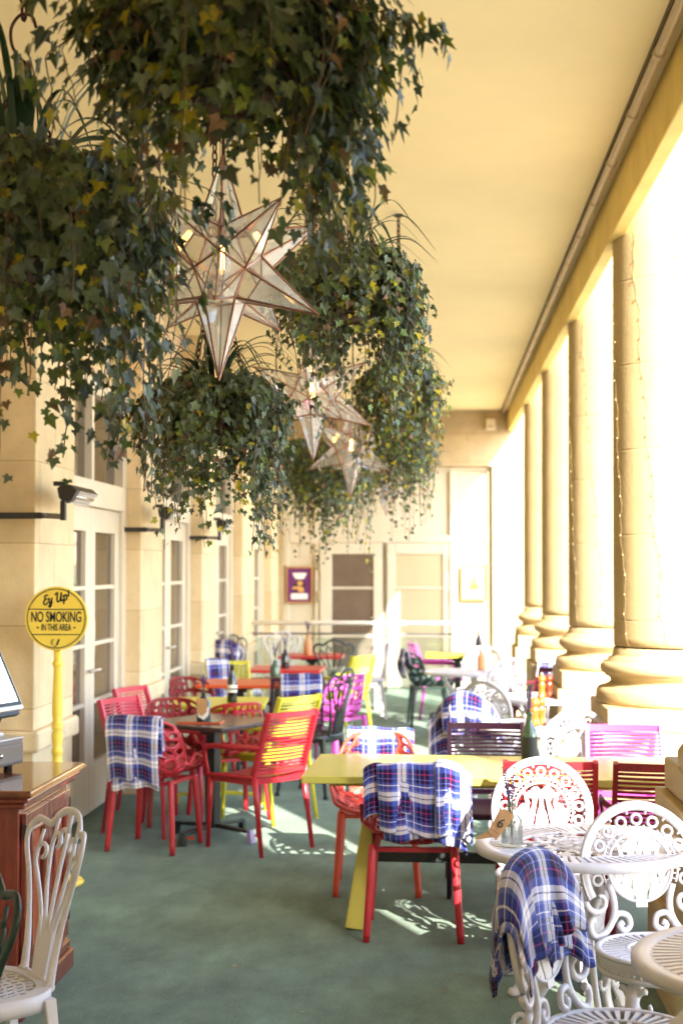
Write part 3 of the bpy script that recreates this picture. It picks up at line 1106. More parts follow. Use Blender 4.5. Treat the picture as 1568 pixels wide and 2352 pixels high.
# ---- round-backed cast chair
def make_round():
    t = thing('round_backed_chair', 'x', 'chair')
    mt = M['white']
    CB, RB = 0.214, 0.199

    def bp(a, b_, o=0.0):
        return V((a, -0.195 - 0.20 * b_ + 0.55 * a * a + o, 0.455 + b_))

    def ring(mb, c, r, w_, th=0.9, k=18, a0=0.0, a1=2 * pi, closed=True):
        n = k if closed else k + 1
        pts = [bp(c[0] + r * cos(a0 + (a1 - a0) * i / k), c[1] + r * sin(a0 + (a1 - a0) * i / k)) for i in range(n)]
        mb.tube(pts, w_, 7, closed=closed, n=(0, 1, 0), asp=th)
    back = MB()
    # thick outer hoop, thinner to the scrolls below
    A0, A1 = R(-28), R(208)
    k = 44
    pts = [bp(RB * cos(A0 + (A1 - A0) * i / k), CB + RB * 1.02 * sin(A0 + (A1 - A0) * i / k)) for i in range(k + 1)]
    back.tube(pts, [0.0165] * (k + 1), 10, n=(0, 1, 0), asp=0.62)
    back.tube([bp(0.978 * (RB + 0.016) * cos(A0 + (A1 - A0) * i / k), CB + 1.0 * (RB + 0.016) * sin(A0 + (A1 - A0) * i / k)) for i in range(k + 1)], 0.0065, 7, n=(0, 1, 0), asp=1.7)
    for sx in (-1, 1):
        # scroll curling in at the end of the hoop
        sp = spiral((sx * (RB - 0.045), CB - 0.105), 0.047, 0.014, pi if sx < 0 else 0, (pi + 4.6) if sx < 0 else -4.6, 18)
        back.tube([bp(*p) for p in sp], [0.0125 - 0.0045 * i / 18 for i in range(19)], 8, n=(0, 1, 0), asp=0.9)
        back.lathe([(0.0001, -0.008), (0.018, -0.004), (0.021, 0), (0.018, 0.004), (0.0001, 0.008)], 10, (0, 0, 0)) if False else None
        # S down to the seat with a foot scroll either side
        S1 = [(sx * 0.112, CB - 0.055), (sx * 0.098, CB - 0.105), (sx * 0.100, CB - 0.155), (sx * 0.125, CB - 0.20), (sx * 0.165, CB - 0.222), (sx * 0.185, CB - 0.205), (sx * 0.186, CB - 0.175), (sx * 0.170, CB - 0.165)]
        back.tube([bp(p.x, p.y) for p in bez([(a, b_, 0) for a, b_ in S1], 5)], 0.0125, 8, n=(0, 1, 0), asp=0.85)
        S2 = [(sx * 0.105, CB - 0.175), (sx * 0.085, CB - 0.150), (sx * 0.052, CB - 0.158), (sx * 0.045, CB - 0.19), (sx * 0.068, CB - 0.205), (sx * 0.082, CB - 0.188), (sx * 0.068, CB - 0.178)]
        back.tube([bp(p.x, p.y) for p in bez([(a, b_, 0) for a, b_ in S2], 5)], 0.011, 8, n=(0, 1, 0), asp=0.85)
    # ring of small rings
    for i in range(11):
        a = R(-14 + 208 * i / 10)
        ring(back, (0.158 * cos(a), CB + 0.158 * sin(a)), 0.0168, 0.0062, 0.8, 14)
        if i < 10:
            am = R(-14 + 208 * (i + 0.5) / 10)
            for rr in (0.141, 0.176):
                p = (rr * cos(am), CB + rr * sin(am))
                back.tube([bp(*p), bp((rr + (0.012 if rr > 0.15 else -0.006)) * cos(am), CB + (rr + (0.012 if rr > 0.15 else -0.006)) * sin(am))], 0.005, 6)
    # ladder band
    ring(back, (0, CB), 0.132, 0.0042, 1, 40, R(-22), R(202), False)
    ring(back, (0, CB), 0.113, 0.0062, 1, 40)
    for i in range(27):
        a = R(-18 + 216 * i / 26)
        back.tube([bp(0.112 * cos(a), CB + 0.112 * sin(a)), bp(0.133 * cos(a), CB + 0.133 * sin(a))], 0.0030, 5)
    # cut-out garden panel: wavy stems and bushy heads in a flat plate
    def stem(pts, th=0.006):
        L, Rr = [], []
        for i, (x, y, w_) in enumerate(pts):
            a = pts[max(0, i - 1)]
            b_ = pts[min(len(pts) - 1, i + 1)]
            d = V((b_[0] - a[0], b_[1] - a[1])).normalized()
            L.append((x - d.y * w_, CB + y + d.x * w_))
            Rr.append((x + d.y * w_, CB + y - d.x * w_))
        for i in range(len(pts) - 1):
            quad = [Rr[i], Rr[i + 1], L[i + 1], L[i]]
            back.prism(quad[::-1], bp, th)

    def blob(x, y, r, seed, th=0.0066):
        qq = random.Random(seed)
        back.prism([(x + r * (1 + qq.uniform(-.22, .22)) * cos(2 * pi * i / 13), CB + y + r * (1 + qq.uniform(-.22, .22)) * sin(2 * pi * i / 13)) for i in range(13)], bp, th)
    stem([(0, -0.108, 0.016), (0, -0.06, 0.028), (0, -0.02, 0.022), (0, 0.012, 0.010), (0, 0.045, 0.007), (0, 0.068, 0.010)])
    blob(0, 0.055, 0.012, 3)
    for sx in (-1, 1):
        stem([(sx * 0.034, -0.104, 0.010), (sx * 0.052, -0.055, 0.014), (sx * 0.040, -0.012, 0.012), (sx * 0.030, 0.025, 0.008), (sx * 0.028, 0.052, 0.012)])
        blob(sx * 0.025, 0.074, 0.024, 7 + sx)
        blob(sx * 0.046, 0.066, 0.015, 17 + sx)
        blob(sx * 0.030, 0.046, 0.011, 11 + sx)
        stem([(sx * 0.060, -0.093, 0.008), (sx * 0.080, -0.045, 0.009), (sx * 0.072, -0.005, 0.016), (sx * 0.058, 0.030, 0.008), (sx * 0.070, 0.07, 0.006), (sx * 0.078, 0.083, 0.005)])
        blob(sx * 0.078, 0.012, 0.017, 21 + sx)
        stem([(sx * 0.040, -0.06, 0.006), (sx * 0.072, -0.035, 0.007), (sx * 0.103, 0.005, 0.006)])
        stem([(sx * 0.082, -0.075, 0.006), (sx * 0.092, -0.04, 0.006), (sx * 0.107, -0.012, 0.005)])
        blob(sx * 0.052, -0.022, 0.010, 31 + sx)
    back.prism([(-0.020, CB - 0.130), (0.020, CB - 0.130), (0.020, CB - 0.108), (-0.020, CB - 0.108)], bp, 0.013)
    back.build('backrest', mt, t)
    # seat: rim, radial slots, hub, deep apron
    st = MB()
    for r, h in ((0.205, 0.013), (0.11, 0.008), (0.045, 0.010)):
        st.tube([(r * cos(2 * pi * i / 40), r * sin(2 * pi * i / 40), 0.447) for i in range(40)], h, 7, closed=True, n=(0, 0, 1), asp=0.7)
    for i in range(40):
        a = 2 * pi * i / 40
        st.bar((0.11 * cos(a), 0.11 * sin(a), 0.447), (0.20 * cos(a), 0.20 * sin(a), 0.447), 0.008, 0.009, w2=0.017)
    for i in range(16):
        a = 2 * pi * i / 16
        st.bar((0.045 * cos(a), 0.045 * sin(a), 0.446), (0.108 * cos(a + 0.2), 0.108 * sin(a + 0.2), 0.446), 0.012, 0.008)
    st.lathe([(0.001, 0.44), (0.045, 0.44), (0.045, 0.45), (0.001, 0.452)], 16)
    st.build('seat', mt, t)
    ap = MB()
    ap.grid(lambda u, v: ((0.207 - 0.010 * v * v) * cos(2 * pi * u), (0.207 - 0.010 * v * v) * sin(2 * pi * u), 0.445 - 0.055 * v), 40, 3)
    for i in range(60):
        a = 2 * pi * i / 60
        ap.tube([(0.203 * cos(a), 0.203 * sin(a), 0.408), (0.199 * cos(a), 0.199 * sin(a), 0.392)], 0.004, 5)
    ap.tube([(0.200 * cos(2 * pi * i / 40), 0.200 * sin(2 * pi * i / 40), 0.389) for i in range(40)], 0.007, 6, closed=True)
    ap.build('apron', mt, t, solid=0.008)
    # cabriole legs with a big scroll at the knee
    for i in range(4):
        a = pi / 4 + i * pi / 2
        dr = V((cos(a), sin(a), 0))
        tn = V((-sin(a), cos(a), 0))
        L = MB()
        P = bez([dr * 0.155 + V((0, 0, 0.39)), dr * 0.195 + V((0, 0, 0.34)), dr * 0.205 + V((0, 0, 0.27)), dr * 0.175 + V((0, 0, 0.16)), dr * 0.178 + V((0, 0, 0.06)), dr * 0.215 + V((0, 0, 0.012))], 5)
        L.tube(P, [0.030 - 0.014 * min(1, j / 16) for j in range(len(P))], 8, n=dr, asp=0.6)
        for sg in (-1, 1):
            sp = spiral((0, 0), 0.046, 0.010, pi / 2, pi / 2 + sg * 5.2, 20)
            L.tube([dr * 0.193 + tn * (sg * 0.046 + p[0]) + V((0, 0, 0.318 + p[1])) for p in sp], [0.011 - 0.004 * j / 20 for j in range(21)], 7, n=dr, asp=0.9)
        L.lathe([(0.001, 0), (0.024, 0), (0.030, 0.012), (0.022, 0.028), (0.001, 0.034)], 12, tuple(dr * 0.212))
        L.build('leg', mt, t)
    PROTO['round'] = [t, False]


# ---- scroll-backed cast chair with a three-lobed crest
def make_scroll():
    t = thing('scroll_backed_chair', 'x', 'chair')
    mt = M['white']

    def bp(a, b_, o=0.0):
        return V((a, -0.185 - 0.16 * b_ - 0.12 * b_ * b_ + 0.9 * a * a + o, 0.47 + b_))
    mb = MB()
    half = [(0.105, -0.015), (0.112, 0.07), (0.135, 0.17), (0.170, 0.27), (0.205, 0.345), (0.212, 0.395), (0.185, 0.432), (0.150, 0.432), (0.118, 0.425), (0.098, 0.44), (0.06, 0.468), (0.0, 0.478)]
    out = [(-a, b_) for a, b_ in half] + [(a, b_) for a, b_ in half[::-1][1:]]
    P = [bp(p.x, p.y) for p in bez([(a, b_, 0) for a, b_ in out], 5)]
    wdt = [0.012 + 0.008 * max(0, 1 - min(i, len(P) - 1 - i) / 10) for i in range(len(P))]
    mb.tube(P, wdt, 8, n=(0, 1, 0), asp=0.65)
    tops = [(-0.150, 0.335), (-0.082, 0.375), (0.0, 0.392), (0.082, 0.375), (0.150, 0.335)]
    for i, (x, y) in enumerate(tops):
        sg = -1 if x > 0.01 else 1
        b0 = x * 0.28
        c = [(b0, 0.0), (b0 * 1.05, 0.08), (x * 0.45, 0.17), (x * 0.8, 0.26), (x, y - 0.03), (x * 1.02, y)]
        sp = spiral((x * 1.02 + sg * 0.026, y + 0.004), 0.027, 0.018, pi if sg > 0 else 0, (pi - 4.4) if sg > 0 else 4.4, 10)
        pts = [bp(p.x, p.y) for p in bez([(a, b_, 0) for a, b_ in c], 4)] + [bp(*p) for p in sp[1:]]
        mb.tube(pts, 0.0078, 7, n=(0, 1, 0), asp=0.9)
        mb.tube([bp(x, y + 0.02), bp(x * 0.96, y + 0.075 if abs(x) < 0.1 else y + 0.07)], 0.006, 6)
    # palmette plate at the foot of the slats
    mb.prism([(-0.062, 0.14), (-0.05, 0.0), (-0.075, -0.02), (0.075, -0.02), (0.05, 0.0), (0.062, 0.14), (0.03, 0.10), (0.016, 0.17), (0, 0.11), (-0.016, 0.17), (-0.03, 0.10)][::-1], bp, 0.012)
    mb.tube([bp(-0.12, -0.012), bp(-0.06, -0.022), bp(0, -0.024), bp(0.06, -0.022), bp(0.12, -0.012)], 0.016, 8, n=(0, 1, 0), asp=0.9)
    mb.build('backrest', mt, t)
    # seat: rounded frame with a basket-weave grille
    fr = []
    for i in range(36):
        a = 2 * pi * i / 36
        c, s_ = cos(a), sin(a)
        fr.append((0.205 * (abs(c) ** 0.75) * (1 if c > 0 else -1), 0.01 + 0.20 * (abs(s_) ** 0.75) * (1 if s_ > 0 else -1)))
    st = MB()
    inner = [(x * 0.80, 0.01 + (y - 0.01) * 0.80) for x, y in fr]
    vs = [(x, y, 0.460) for x, y in fr] + [(x, y, 0.460) for x, y in inner] + [(x, y, 0.442) for x, y in fr] + [(x, y, 0.442) for x, y in inner]
    k = 36
    fs = []
    for i in range(k):
        j = (i + 1) % k
        fs += [(i, j, k + j, k + i), (2 * k + j, 2 * k + i, 3 * k + i, 3 * k + j), (j, i, 2 * k + i, 2 * k + j), (k + i, k + j, 3 * k + j, 3 * k + i)]
    st.add(vs, fs)
    for i in range(-5, 6):
        x = i * 0.03
        ln = 0.163 * max(0.1, 1 - (abs(x) / 0.175) ** 4) ** 0.5
        st.tube([(x + 0.012 * sin(q_ * 0.9), 0.01 - ln + 2 * ln * q_ / 12, 0.452) for q_ in range(13)], 0.0065, 6, n=(0, 0, 1), asp=0.6)
        st.tube([(-ln + 2 * ln * q_ / 12, 0.01 + x + 0.012 * sin(q_ * 0.9), 0.450) for q_ in range(13)], 0.0065, 6, n=(0, 0, 1), asp=0.6)
    st.tube([(0.05 * cos(2 * pi * i / 16), 0.01 + 0.05 * sin(2 * pi * i / 16), 0.454) for i in range(16)], 0.006, 6, closed=True)
    st.build('seat', mt, t)
    ap = MB().grid(lambda u, v: (fr[int(round(u * 36)) % 36][0] * (1 - 0.02 * v), fr[int(round(u * 36)) % 36][1] * (1 - 0.02 * v), 0.459 - 0.05 * v), 36, 2)
    ap.build('apron', mt, t, solid=0.008)
    for sx in (-1, 1):
        for sy in (-1, 1):
            a, b_ = V((sx * 0.165, 0.01 + sy * 0.155, 0.44)), V((sx * 0.195, 0.01 + sy * 0.20, 0.0))
            L = MB().bar(a, b_, 0.045, 0.036, (0, 1, 0), 0.024, 0.022)
            L.bar(b_ + V((0, 0, 0.03)), b_, 0.030, 0.028, (0, 1, 0), 0.034, 0.032)
            L.build('leg', mt, t, bevel=0.005)
    for sx in (-1, 1):
        A = [(sx * 0.150, -0.235, 0.655), (sx * 0.215, -0.16, 0.665), (sx * 0.235, -0.02, 0.650), (sx * 0.238, 0.075, 0.635), (sx * 0.232, 0.105, 0.605), (sx * 0.228, 0.085, 0.580), (sx * 0.222, 0.05, 0.53), (sx * 0.205, 0.06, 0.455)]
        MB().tube(bez(A, 5), 0.011, 8).build('armrest', mt, t) if False else None
    PROTO['scroll'] = [t, False]


make_slat()
make_bucket()
make_round()
make_scroll()
# ================================================================== tables
def square_table(x, y, sz, rz, label, group, top, leg, h=0.74, lilac=False):
    t = thing('pedestal_table', label, 'table', (x, y, 0), rz, group)
    a = sz / 2
    MB().box((0, 0, h - 0.014), (sz, sz, 0.028)).build('tabletop', top, t, bevel=0.006)
    MB().box((0, 0, h - 0.043), (0.24, 0.24, 0.026)).box((0, 0, h - 0.07), (0.12, 0.12, 0.03)).build('top_bracket', M['black'] if leg is M['black'] else leg, t)
    MB().bar((0, 0, 0.07), (0, 0, h - 0.05), 0.07, 0.07, (0, 1, 0)).build('pedestal', leg, t, bevel=0.006)
    mb = MB()
    L = 0.29
    for i in range(4):
        an = i * pi / 2
        mb.bar((0.03 * cos(an), 0.03 * sin(an), 0.085), (L * cos(an), L * sin(an), 0.07), 0.04, 0.026, w2=0.03, t2=0.018)
    mb.build('base', leg, t, bevel=0.004)
    for i in range(4):
        an = i * pi / 2
        mt = M['lilac'] if (lilac and i == 0) else leg
        o = MB().bar((L * cos(an), L * sin(an), 0.08), ((L + 0.015) * cos(an), (L + 0.015) * sin(an), 0.0), 0.042, 0.032, (cos(an), sin(an), 0)).build('foot', mt, t, bevel=0.004)
        if lilac and i == 0:
            o['label'] = 'lilac worn foot end'
    return t


def round_table_proto():
    t = thing('round_cast_table', 'x', 'table')
    mt = M['white']
    H, RT = 0.715, 0.39
    tp = MB()
    circ = lambda r, k=56: [(r * cos(2 * pi * i / k), r * sin(2 * pi * i / k), 0) for i in range(k)]
    # edge band
    vs, fs, k = [], [], 72
    prof = [(RT - 0.055, H - 0.004), (RT - 0.008, H), (RT, H - 0.008), (RT, H - 0.030), (RT - 0.012, H - 0.033), (RT - 0.055, H - 0.014)]
    for i in range(k):
        a = 2 * pi * i / k
        vs += [(r * cos(a), r * sin(a), z) for r, z in prof]
    n = len(prof)
    for i in range(k):
        j = (i + 1) % k
        fs += [(i * n + q, j * n + q, j * n + (q + 1) % n, i * n + (q + 1) % n) for q in range(n)]
    tp.add([(x, y, z) for x, y, z in vs], [f[::-1] for f in fs], True)
    # raked slats round the edge
    for i in range(64):
        a = 2 * pi * i / 64
        b_ = a + 0.10
        tp.bar((0.235 * cos(a), 0.235 * sin(a), H - 0.009), ((RT - 0.05) * cos(b_), (RT - 0.05) * sin(b_), H - 0.008), 0.0135, 0.010, w2=0.021)
    for r in (0.235, 0.105, 0.036):
        tp.tube([(p[0], p[1], H - 0.009) for p in circ(r)], 0.010 if r > 0.1 else 0.014, 8, closed=True, n=(0, 0, 1), asp=0.6)
    q = random.Random(9)
    # leafy tracery between the rings
    for i in range(10):
        a = 2 * pi * i / 10
        c = (0.17 * cos(a), 0.17 * sin(a))
        sp = spiral(c, 0.052, 0.012, a + 1, a + 6.5, 18)
        tp.tube([(p[0], p[1], H - 0.009) for p in sp], 0.009, 7, n=(0, 0, 1), asp=0.55)
        a2 = a + pi / 10
        for rr, s_ in ((0.205, 0.026), (0.14, 0.022)):
            cx, cy = rr * cos(a2), rr * sin(a2)
            tp.prism([(cx + s_ * (1 + 0.28 * cos(5 * th)) * cos(th), cy + s_ * (1 + 0.28 * cos(5 * th)) * sin(th)) for th in [2 * pi * j / 20 for j in range(20)]], lambda p, r_, o: (p, r_, H - 0.009 + o), 0.009)
        tp.tube([(0.036 * cos(a), 0.036 * sin(a), H - 0.009), (0.07 * cos(a + 0.25), 0.07 * sin(a + 0.25), H - 0.009), (0.105 * cos(a), 0.105 * sin(a), H - 0.009)], 0.011, 7, n=(0, 0, 1), asp=0.5)
        tp.prism([(0.075 * cos(a2) + 0.020 * cos(th), 0.075 * sin(a2) + 0.020 * sin(th)) for th in [2 * pi * j / 10 for j in range(10)]], lambda p, r_, o: (p, r_, H - 0.009 + o), 0.008)
    tp.build('tabletop', mt, t)
    for i in range(3):
        a = 2 * pi * i / 3 + 0.5
        d = V((cos(a), sin(a), 0))
        z = lambda h: V((0, 0, h))
        L = MB()
        P = bez([d * 0.20 + z(0.69), d * 0.175 + z(0.60), d * 0.10 + z(0.50), d * 0.075 + z(0.40), d * 0.11 + z(0.26), d * 0.185 + z(0.13), d * 0.22 + z(0.05), d * 0.265 + z(0.012)], 5)
        L.tube(P, [0.024 - 0.008 * j / len(P) for j in range(len(P))], 8, n=V((-d.y, d.x, 0)), asp=0.65)
        for (r_, h_, s0) in ((0.235, 0.05, 0.042), (0.15, 0.62, 0.05)):
            sp = spiral((r_, h_), s0, 0.012, -pi / 2, -pi / 2 + 5.4, 16)
            L.tube([d * p[0] + z(max(0.012, p[1])) for p in sp], 0.010, 7, n=V((-d.y, d.x, 0)))
        L.build('leg', mt, t)
    MB().lathe([(0.001, 0.36), (0.03, 0.37), (0.05, 0.40), (0.065, 0.44), (0.05, 0.49), (0.075, 0.53), (0.03, 0.55), (0.001, 0.55)], 16).build('hub', mt, t)
    PROTO['roundtable'] = [t, False]


round_table_proto()
T1 = square_table(-1.40, 8.95, 0.66, R(-30), 'dark brown square pedestal table with orange menu, amid red chairs', 'square pedestal tables', M['browntop'], M['black'], lilac=True)
square_table(gx(503, 10.2), 10.25, 0.68, R(4), 'lime yellow square pedestal table behind the dark brown one', 'square pedestal tables', M['lime'], M['lime'])
square_table(gx(550, 11.95), 12.0, 0.70, R(4), 'orange red square table carrying a dark bottle, behind the lime yellow table', 'square pedestal tables', M['orange'], M['black'])
square_table(gx(657, 13.6), 13.7, 0.70, R(0), 'red square table in front of the white and black scroll chairs', 'square pedestal tables', M['redtop'], M['black'])
square_table(gx(715, 15.7), 15.8, 0.70, R(0), 'farthest red square table, carrying the clay bottle', 'square pedestal tables', M['redtop'], M['black'])
square_table(gx(1050, 15.9), 16.1, 0.70, R(0), 'small yellow square table by the glass railing', 'square pedestal tables', M['lime'], M['black'])

# long yellow table on splayed tapered legs
tl = thing('long_table', 'long yellow dining table on splayed tapered legs in the middle', 'table', (0.42, 6.96, 0), R(-2.0))
MB().box((0, 0, 0.722), (2.06, 0.80, 0.036)).build('tabletop', M['mustard'], tl, bevel=0.005)
MB().box((0, 0, 0.690), (1.82, 0.56, 0.026)).build('underframe', M['mustard'], tl, bevel=0.004)
for sx in (-1, 1):
    for sy in (-1, 1):
        MB().bar((sx * 0.72, sy * 0.06, 0.68), (sx * 0.80, sy * 0.22, 0.0), 0.045, 0.045, (0, 1, 0), 0.085, 0.07).build('leg', M['mustard'], tl, bevel=0.006)
MB().bar((-0.76, 0, 0.30), (0.76, 0, 0.30), 0.03, 0.05).build('stretcher', M['black'], tl)


def put_round(x, y, rz, label):
    p, used = PROTO['roundtable']
    o = copy_tree(p) if used else p
    PROTO['roundtable'][1] = True
    o.location = (x, y, 0)
    o.rotation_euler = (0, 0, rz)
    o['label'] = label
    o['group'] = 'round white cast tables'
    return o


W1 = (0.53, 5.20)
put_round(*W1, 0.2, 'round white cast table holding the glass jar of lavender')
put_round(0.885, 3.70, 0.9, 'round white cast table cut by the right border, nearest the camera')
put_round(0.66, 9.05, 0.4, 'round white cast table behind the long yellow table, with pepper mills')
put_round(0.82, 11.05, 0.1, 'round white cast table before the second column, with orange and brown mills')
put_round(gx(1066, 13.7), 13.75, 0.6, 'far round white cast table beside the dark blanket chair')

# ================================================================== chairs in their places
SL, BU, RO, SC = 'slatted armchairs', 'mesh bucket chairs', 'round backed white chairs', 'scroll backed chairs'
chairs = {}


def P_(key, kind, x, y, head, label, group, mt=None):
    chairs[key] = (place(kind, x, y, head, label, group, mt), kind)


# left side
P_('hero', 'slat', -1.10, 8.72, (-0.77, 0.64), 'bright red slatted armchair right of the dark brown table', SL, M['red'])
P_('blanketA', 'bucket', -1.71, 8.66, (0.25, 0.97), 'red mesh chair under a blanket at the near corner of the dark brown table', BU, M['red'])
P_('pink1', 'slat', -1.80, 9.18, (0.90, -0.42), 'pink red slatted armchair left of the blanket on the red mesh chair', SL, M['pinkred'])
P_('pink2', 'slat', -1.90, 10.05, (0.93, -0.36), 'second pink red slatted armchair, against the glazed doors behind the first', SL, M['pinkred'])
P_('bk1', 'bucket', gx(412, 9.62), 9.55, (0.35, -0.95), 'dark red mesh chair facing us behind the dark brown table', BU, M['darkred'])
P_('bk2', 'bucket', gx(535, 9.9), 9.72, (-0.5, 0.86), 'red mesh chair between the dark brown and lime yellow tables', BU, M['red'])
P_('bk3', 'bucket', gx(458, 11.5), 11.5, (0.72, -0.7), 'dark red mesh chair standing against the third stone pier', BU, M['darkred'])
P_('lime1', 'slat', -1.16, 9.72, (-0.80, 0.60), 'lime yellow slatted armchair directly behind the bright red one', SL, M['lime'])
P_('purple1', 'slat', gx(670, 11.3), 11.45, (-0.2, 0.98), 'dark purple slatted armchair under a blanket at the orange red table', SL, M['purple'])
P_('black1', 'scroll', gx(722, 10.75), 10.75, (-0.93, 0.36), 'black scroll backed chair in front of the magenta mesh chair', SC, M['black'])
P_('mag1', 'bucket', gx(768, 12.3), 12.3, (-0.80, 0.60), 'magenta mesh chair, its back turned to us, right of the black chair', BU, M['magenta'])
P_('lime2', 'slat', gx(775, 14.1), 14.1, (-0.85, 0.52), 'tall looking lime yellow slatted armchair behind the magenta mesh chair', SL, M['lime'])
P_('lime3', 'slat', gx(537, 12.7), 12.75, (0.35, -0.94), 'lime yellow slatted armchair half covered by a blanket near the far piers', SL, M['lime'])
P_('wblk', 'scroll', gx(550, 14.6), 14.55, (0.45, 0.9), 'white scroll backed chair under a blanket by the fourth pier', SC, M['white'])
P_('dark2', 'scroll', gx(588, 15.9), 15.9, (0.9, -0.3), 'dark scroll backed chair seen edge on behind the white blanket chair', SC, M['black'])
P_('white2', 'scroll', gx(650, 16.6), 16.5, (0.1, -1), 'white scroll backed chair facing us at the farthest red table', SC, M['white'])
P_('black2', 'scroll', gx(760, 15.1), 15.15, (-0.2, 1), 'black scroll backed chair with its back to us at the farthest red table', SC, M['black'])
P_('white3', 'scroll', gx(842, 16.1), 16.2, (-0.95, -0.15), 'white scroll backed chair standing alone by the railing post', SC, M['white'])
# long yellow table
P_('heroB', 'bucket', -0.105, 6.75, (0, 1), 'dark red mesh chair under the big plaid blanket, near side of the yellow table', BU, M['red'])
P_('coral', 'bucket', gx(868, 7.75), 7.62, (0.03, -1), 'coral red mesh chair facing us across the yellow table', BU, M['coral'])
P_('redA', 'slat', gx(1248, 6.7), 6.70, (0.0, 1), 'red slatted armchair right behind the sunlit round white chair', SL, M['red'])
P_('redB', 'slat', 1.0, 6.66, (0.05, 1), 'dark red slatted armchair beside the stone steps at the right border', SL, M['darkred'])
P_('purple2', 'slat', gx(1116, 7.75), 7.62, (0, -1), 'dark purple slatted armchair on the far side of the yellow table', SL, M['purple'])
P_('mag2', 'slat', gx(1436, 7.7), 7.58, (-0.03, -1), 'magenta slatted armchair in front of the nearest column', SL, M['magenta'])
# white garden chairs, right
P_('rA', 'round', 0.455, 5.92, (0.03, -1), 'sunlit round backed white chair facing us behind the lavender table', RO)
P_('rB', 'round', 0.735, 4.78, (0.16, -1), 'shaded round backed white chair between the two near white tables', RO)
P_('rC', 'round', 0.495, 3.92, (0.86, -0.51), 'round backed white chair draped with a blanket in the near right corner', RO)
P_('rD', 'round', 0.65, 3.09, (0.12, 1), 'round backed white chair cut by the bottom right corner', RO)
P_('rE', 'round', gx(1290, 8.2), 8.05, (-0.35, -0.9), 'sun bleached round backed white chair just beyond the yellow table', RO)
P_('rF', 'round', gx(1092, 9.35), 9.42, (0.30, 0.95), 'round backed white chair under a blanket beyond the purple armchair', RO)
P_('rG', 'round', gx(1152, 10.5), 10.62, (0.55, 0.83), 'grey shaded round backed white chair left of the pepper mills', RO)
P_('rH', 'round', gx(1316, 10.2), 10.0, (-0.5, -0.85), 'sun bleached round backed white chair before the second column', RO)
P_('rI', 'round', gx(1132, 13.2), 13.3, (-0.5, 0.85), 'far round backed white chair beyond the grey shaded one', RO)
P_('rJ', 'round', gx(1092, 14.9), 14.8, (-0.3, -0.95), 'farthest round backed white chair, in full sun near the teal poster', RO)
P_('mar', 'slat', gx(1250, 12.0), 12.0, (-0.5, -0.85), 'maroon slatted armchair behind the orange pepper mill', SL, M['maroon'])
P_('mar2', 'slat', gx(1243, 13.4), 13.2, (-0.5, -0.85), 'slatted armchair under a pale blanket beyond the maroon one', SL, M['maroon'])
P_('far1', 'bucket', gx(985, 15.6), 15.5, (0.97, 0.1), 'dark mesh chair under a blanket in front of the far glazed doors', BU, M['dgreen'])
P_('far2', 'slat', gx(1008, 16.3), 16.35, (0.9, 0.2), 'magenta armchair half hidden behind the dark blanket chair', SL, M['magenta'])
# left foreground
P_('fg', 'scroll', -1.35, 4.20, (-0.80, -0.60), 'white scroll backed chair in front of the red cabinet', SC, M['white'])
P_('fgk', 'scroll', -1.305, 3.32, (-0.55, -0.83), 'dark green scroll backed chair cut by the left border', SC, M['dgreen'])

# ================================================================== blankets


def surf(kind):
    if kind == 'slat':
        return (lambda a: 0.852), (lambda a, z: -0.205 - 0.115 * (z - 0.47) / 0.375 - 0.02 * (1 - (a / 0.2) ** 2))
    if kind == 'bucket':
        return (lambda a: 0.803 - 0.35 * max(0, abs(a) - 0.17)), (lambda a, z: -0.285 + 0.30 * max(0, 0.79 - z) * 0.55 + 0.9 * max(0, abs(a) - 0.05) ** 2)
    if kind == 'round':
        return (lambda a: 0.455 + 0.214 + sqrt(max(0.004, 0.218 ** 2 - a * a))), (lambda a, z: -0.195 - 0.2 * (z - 0.455) + 0.55 * a * a)
    return (lambda a: 0.955 - 0.5 * max(0, abs(a) - 0.08) - 0.3 * max(0, abs(a) - 0.17)), (lambda a, z: -0.185 - 0.16 * (z - 0.47) - 0.12 * (z - 0.47) ** 2 + 0.9 * a * a)


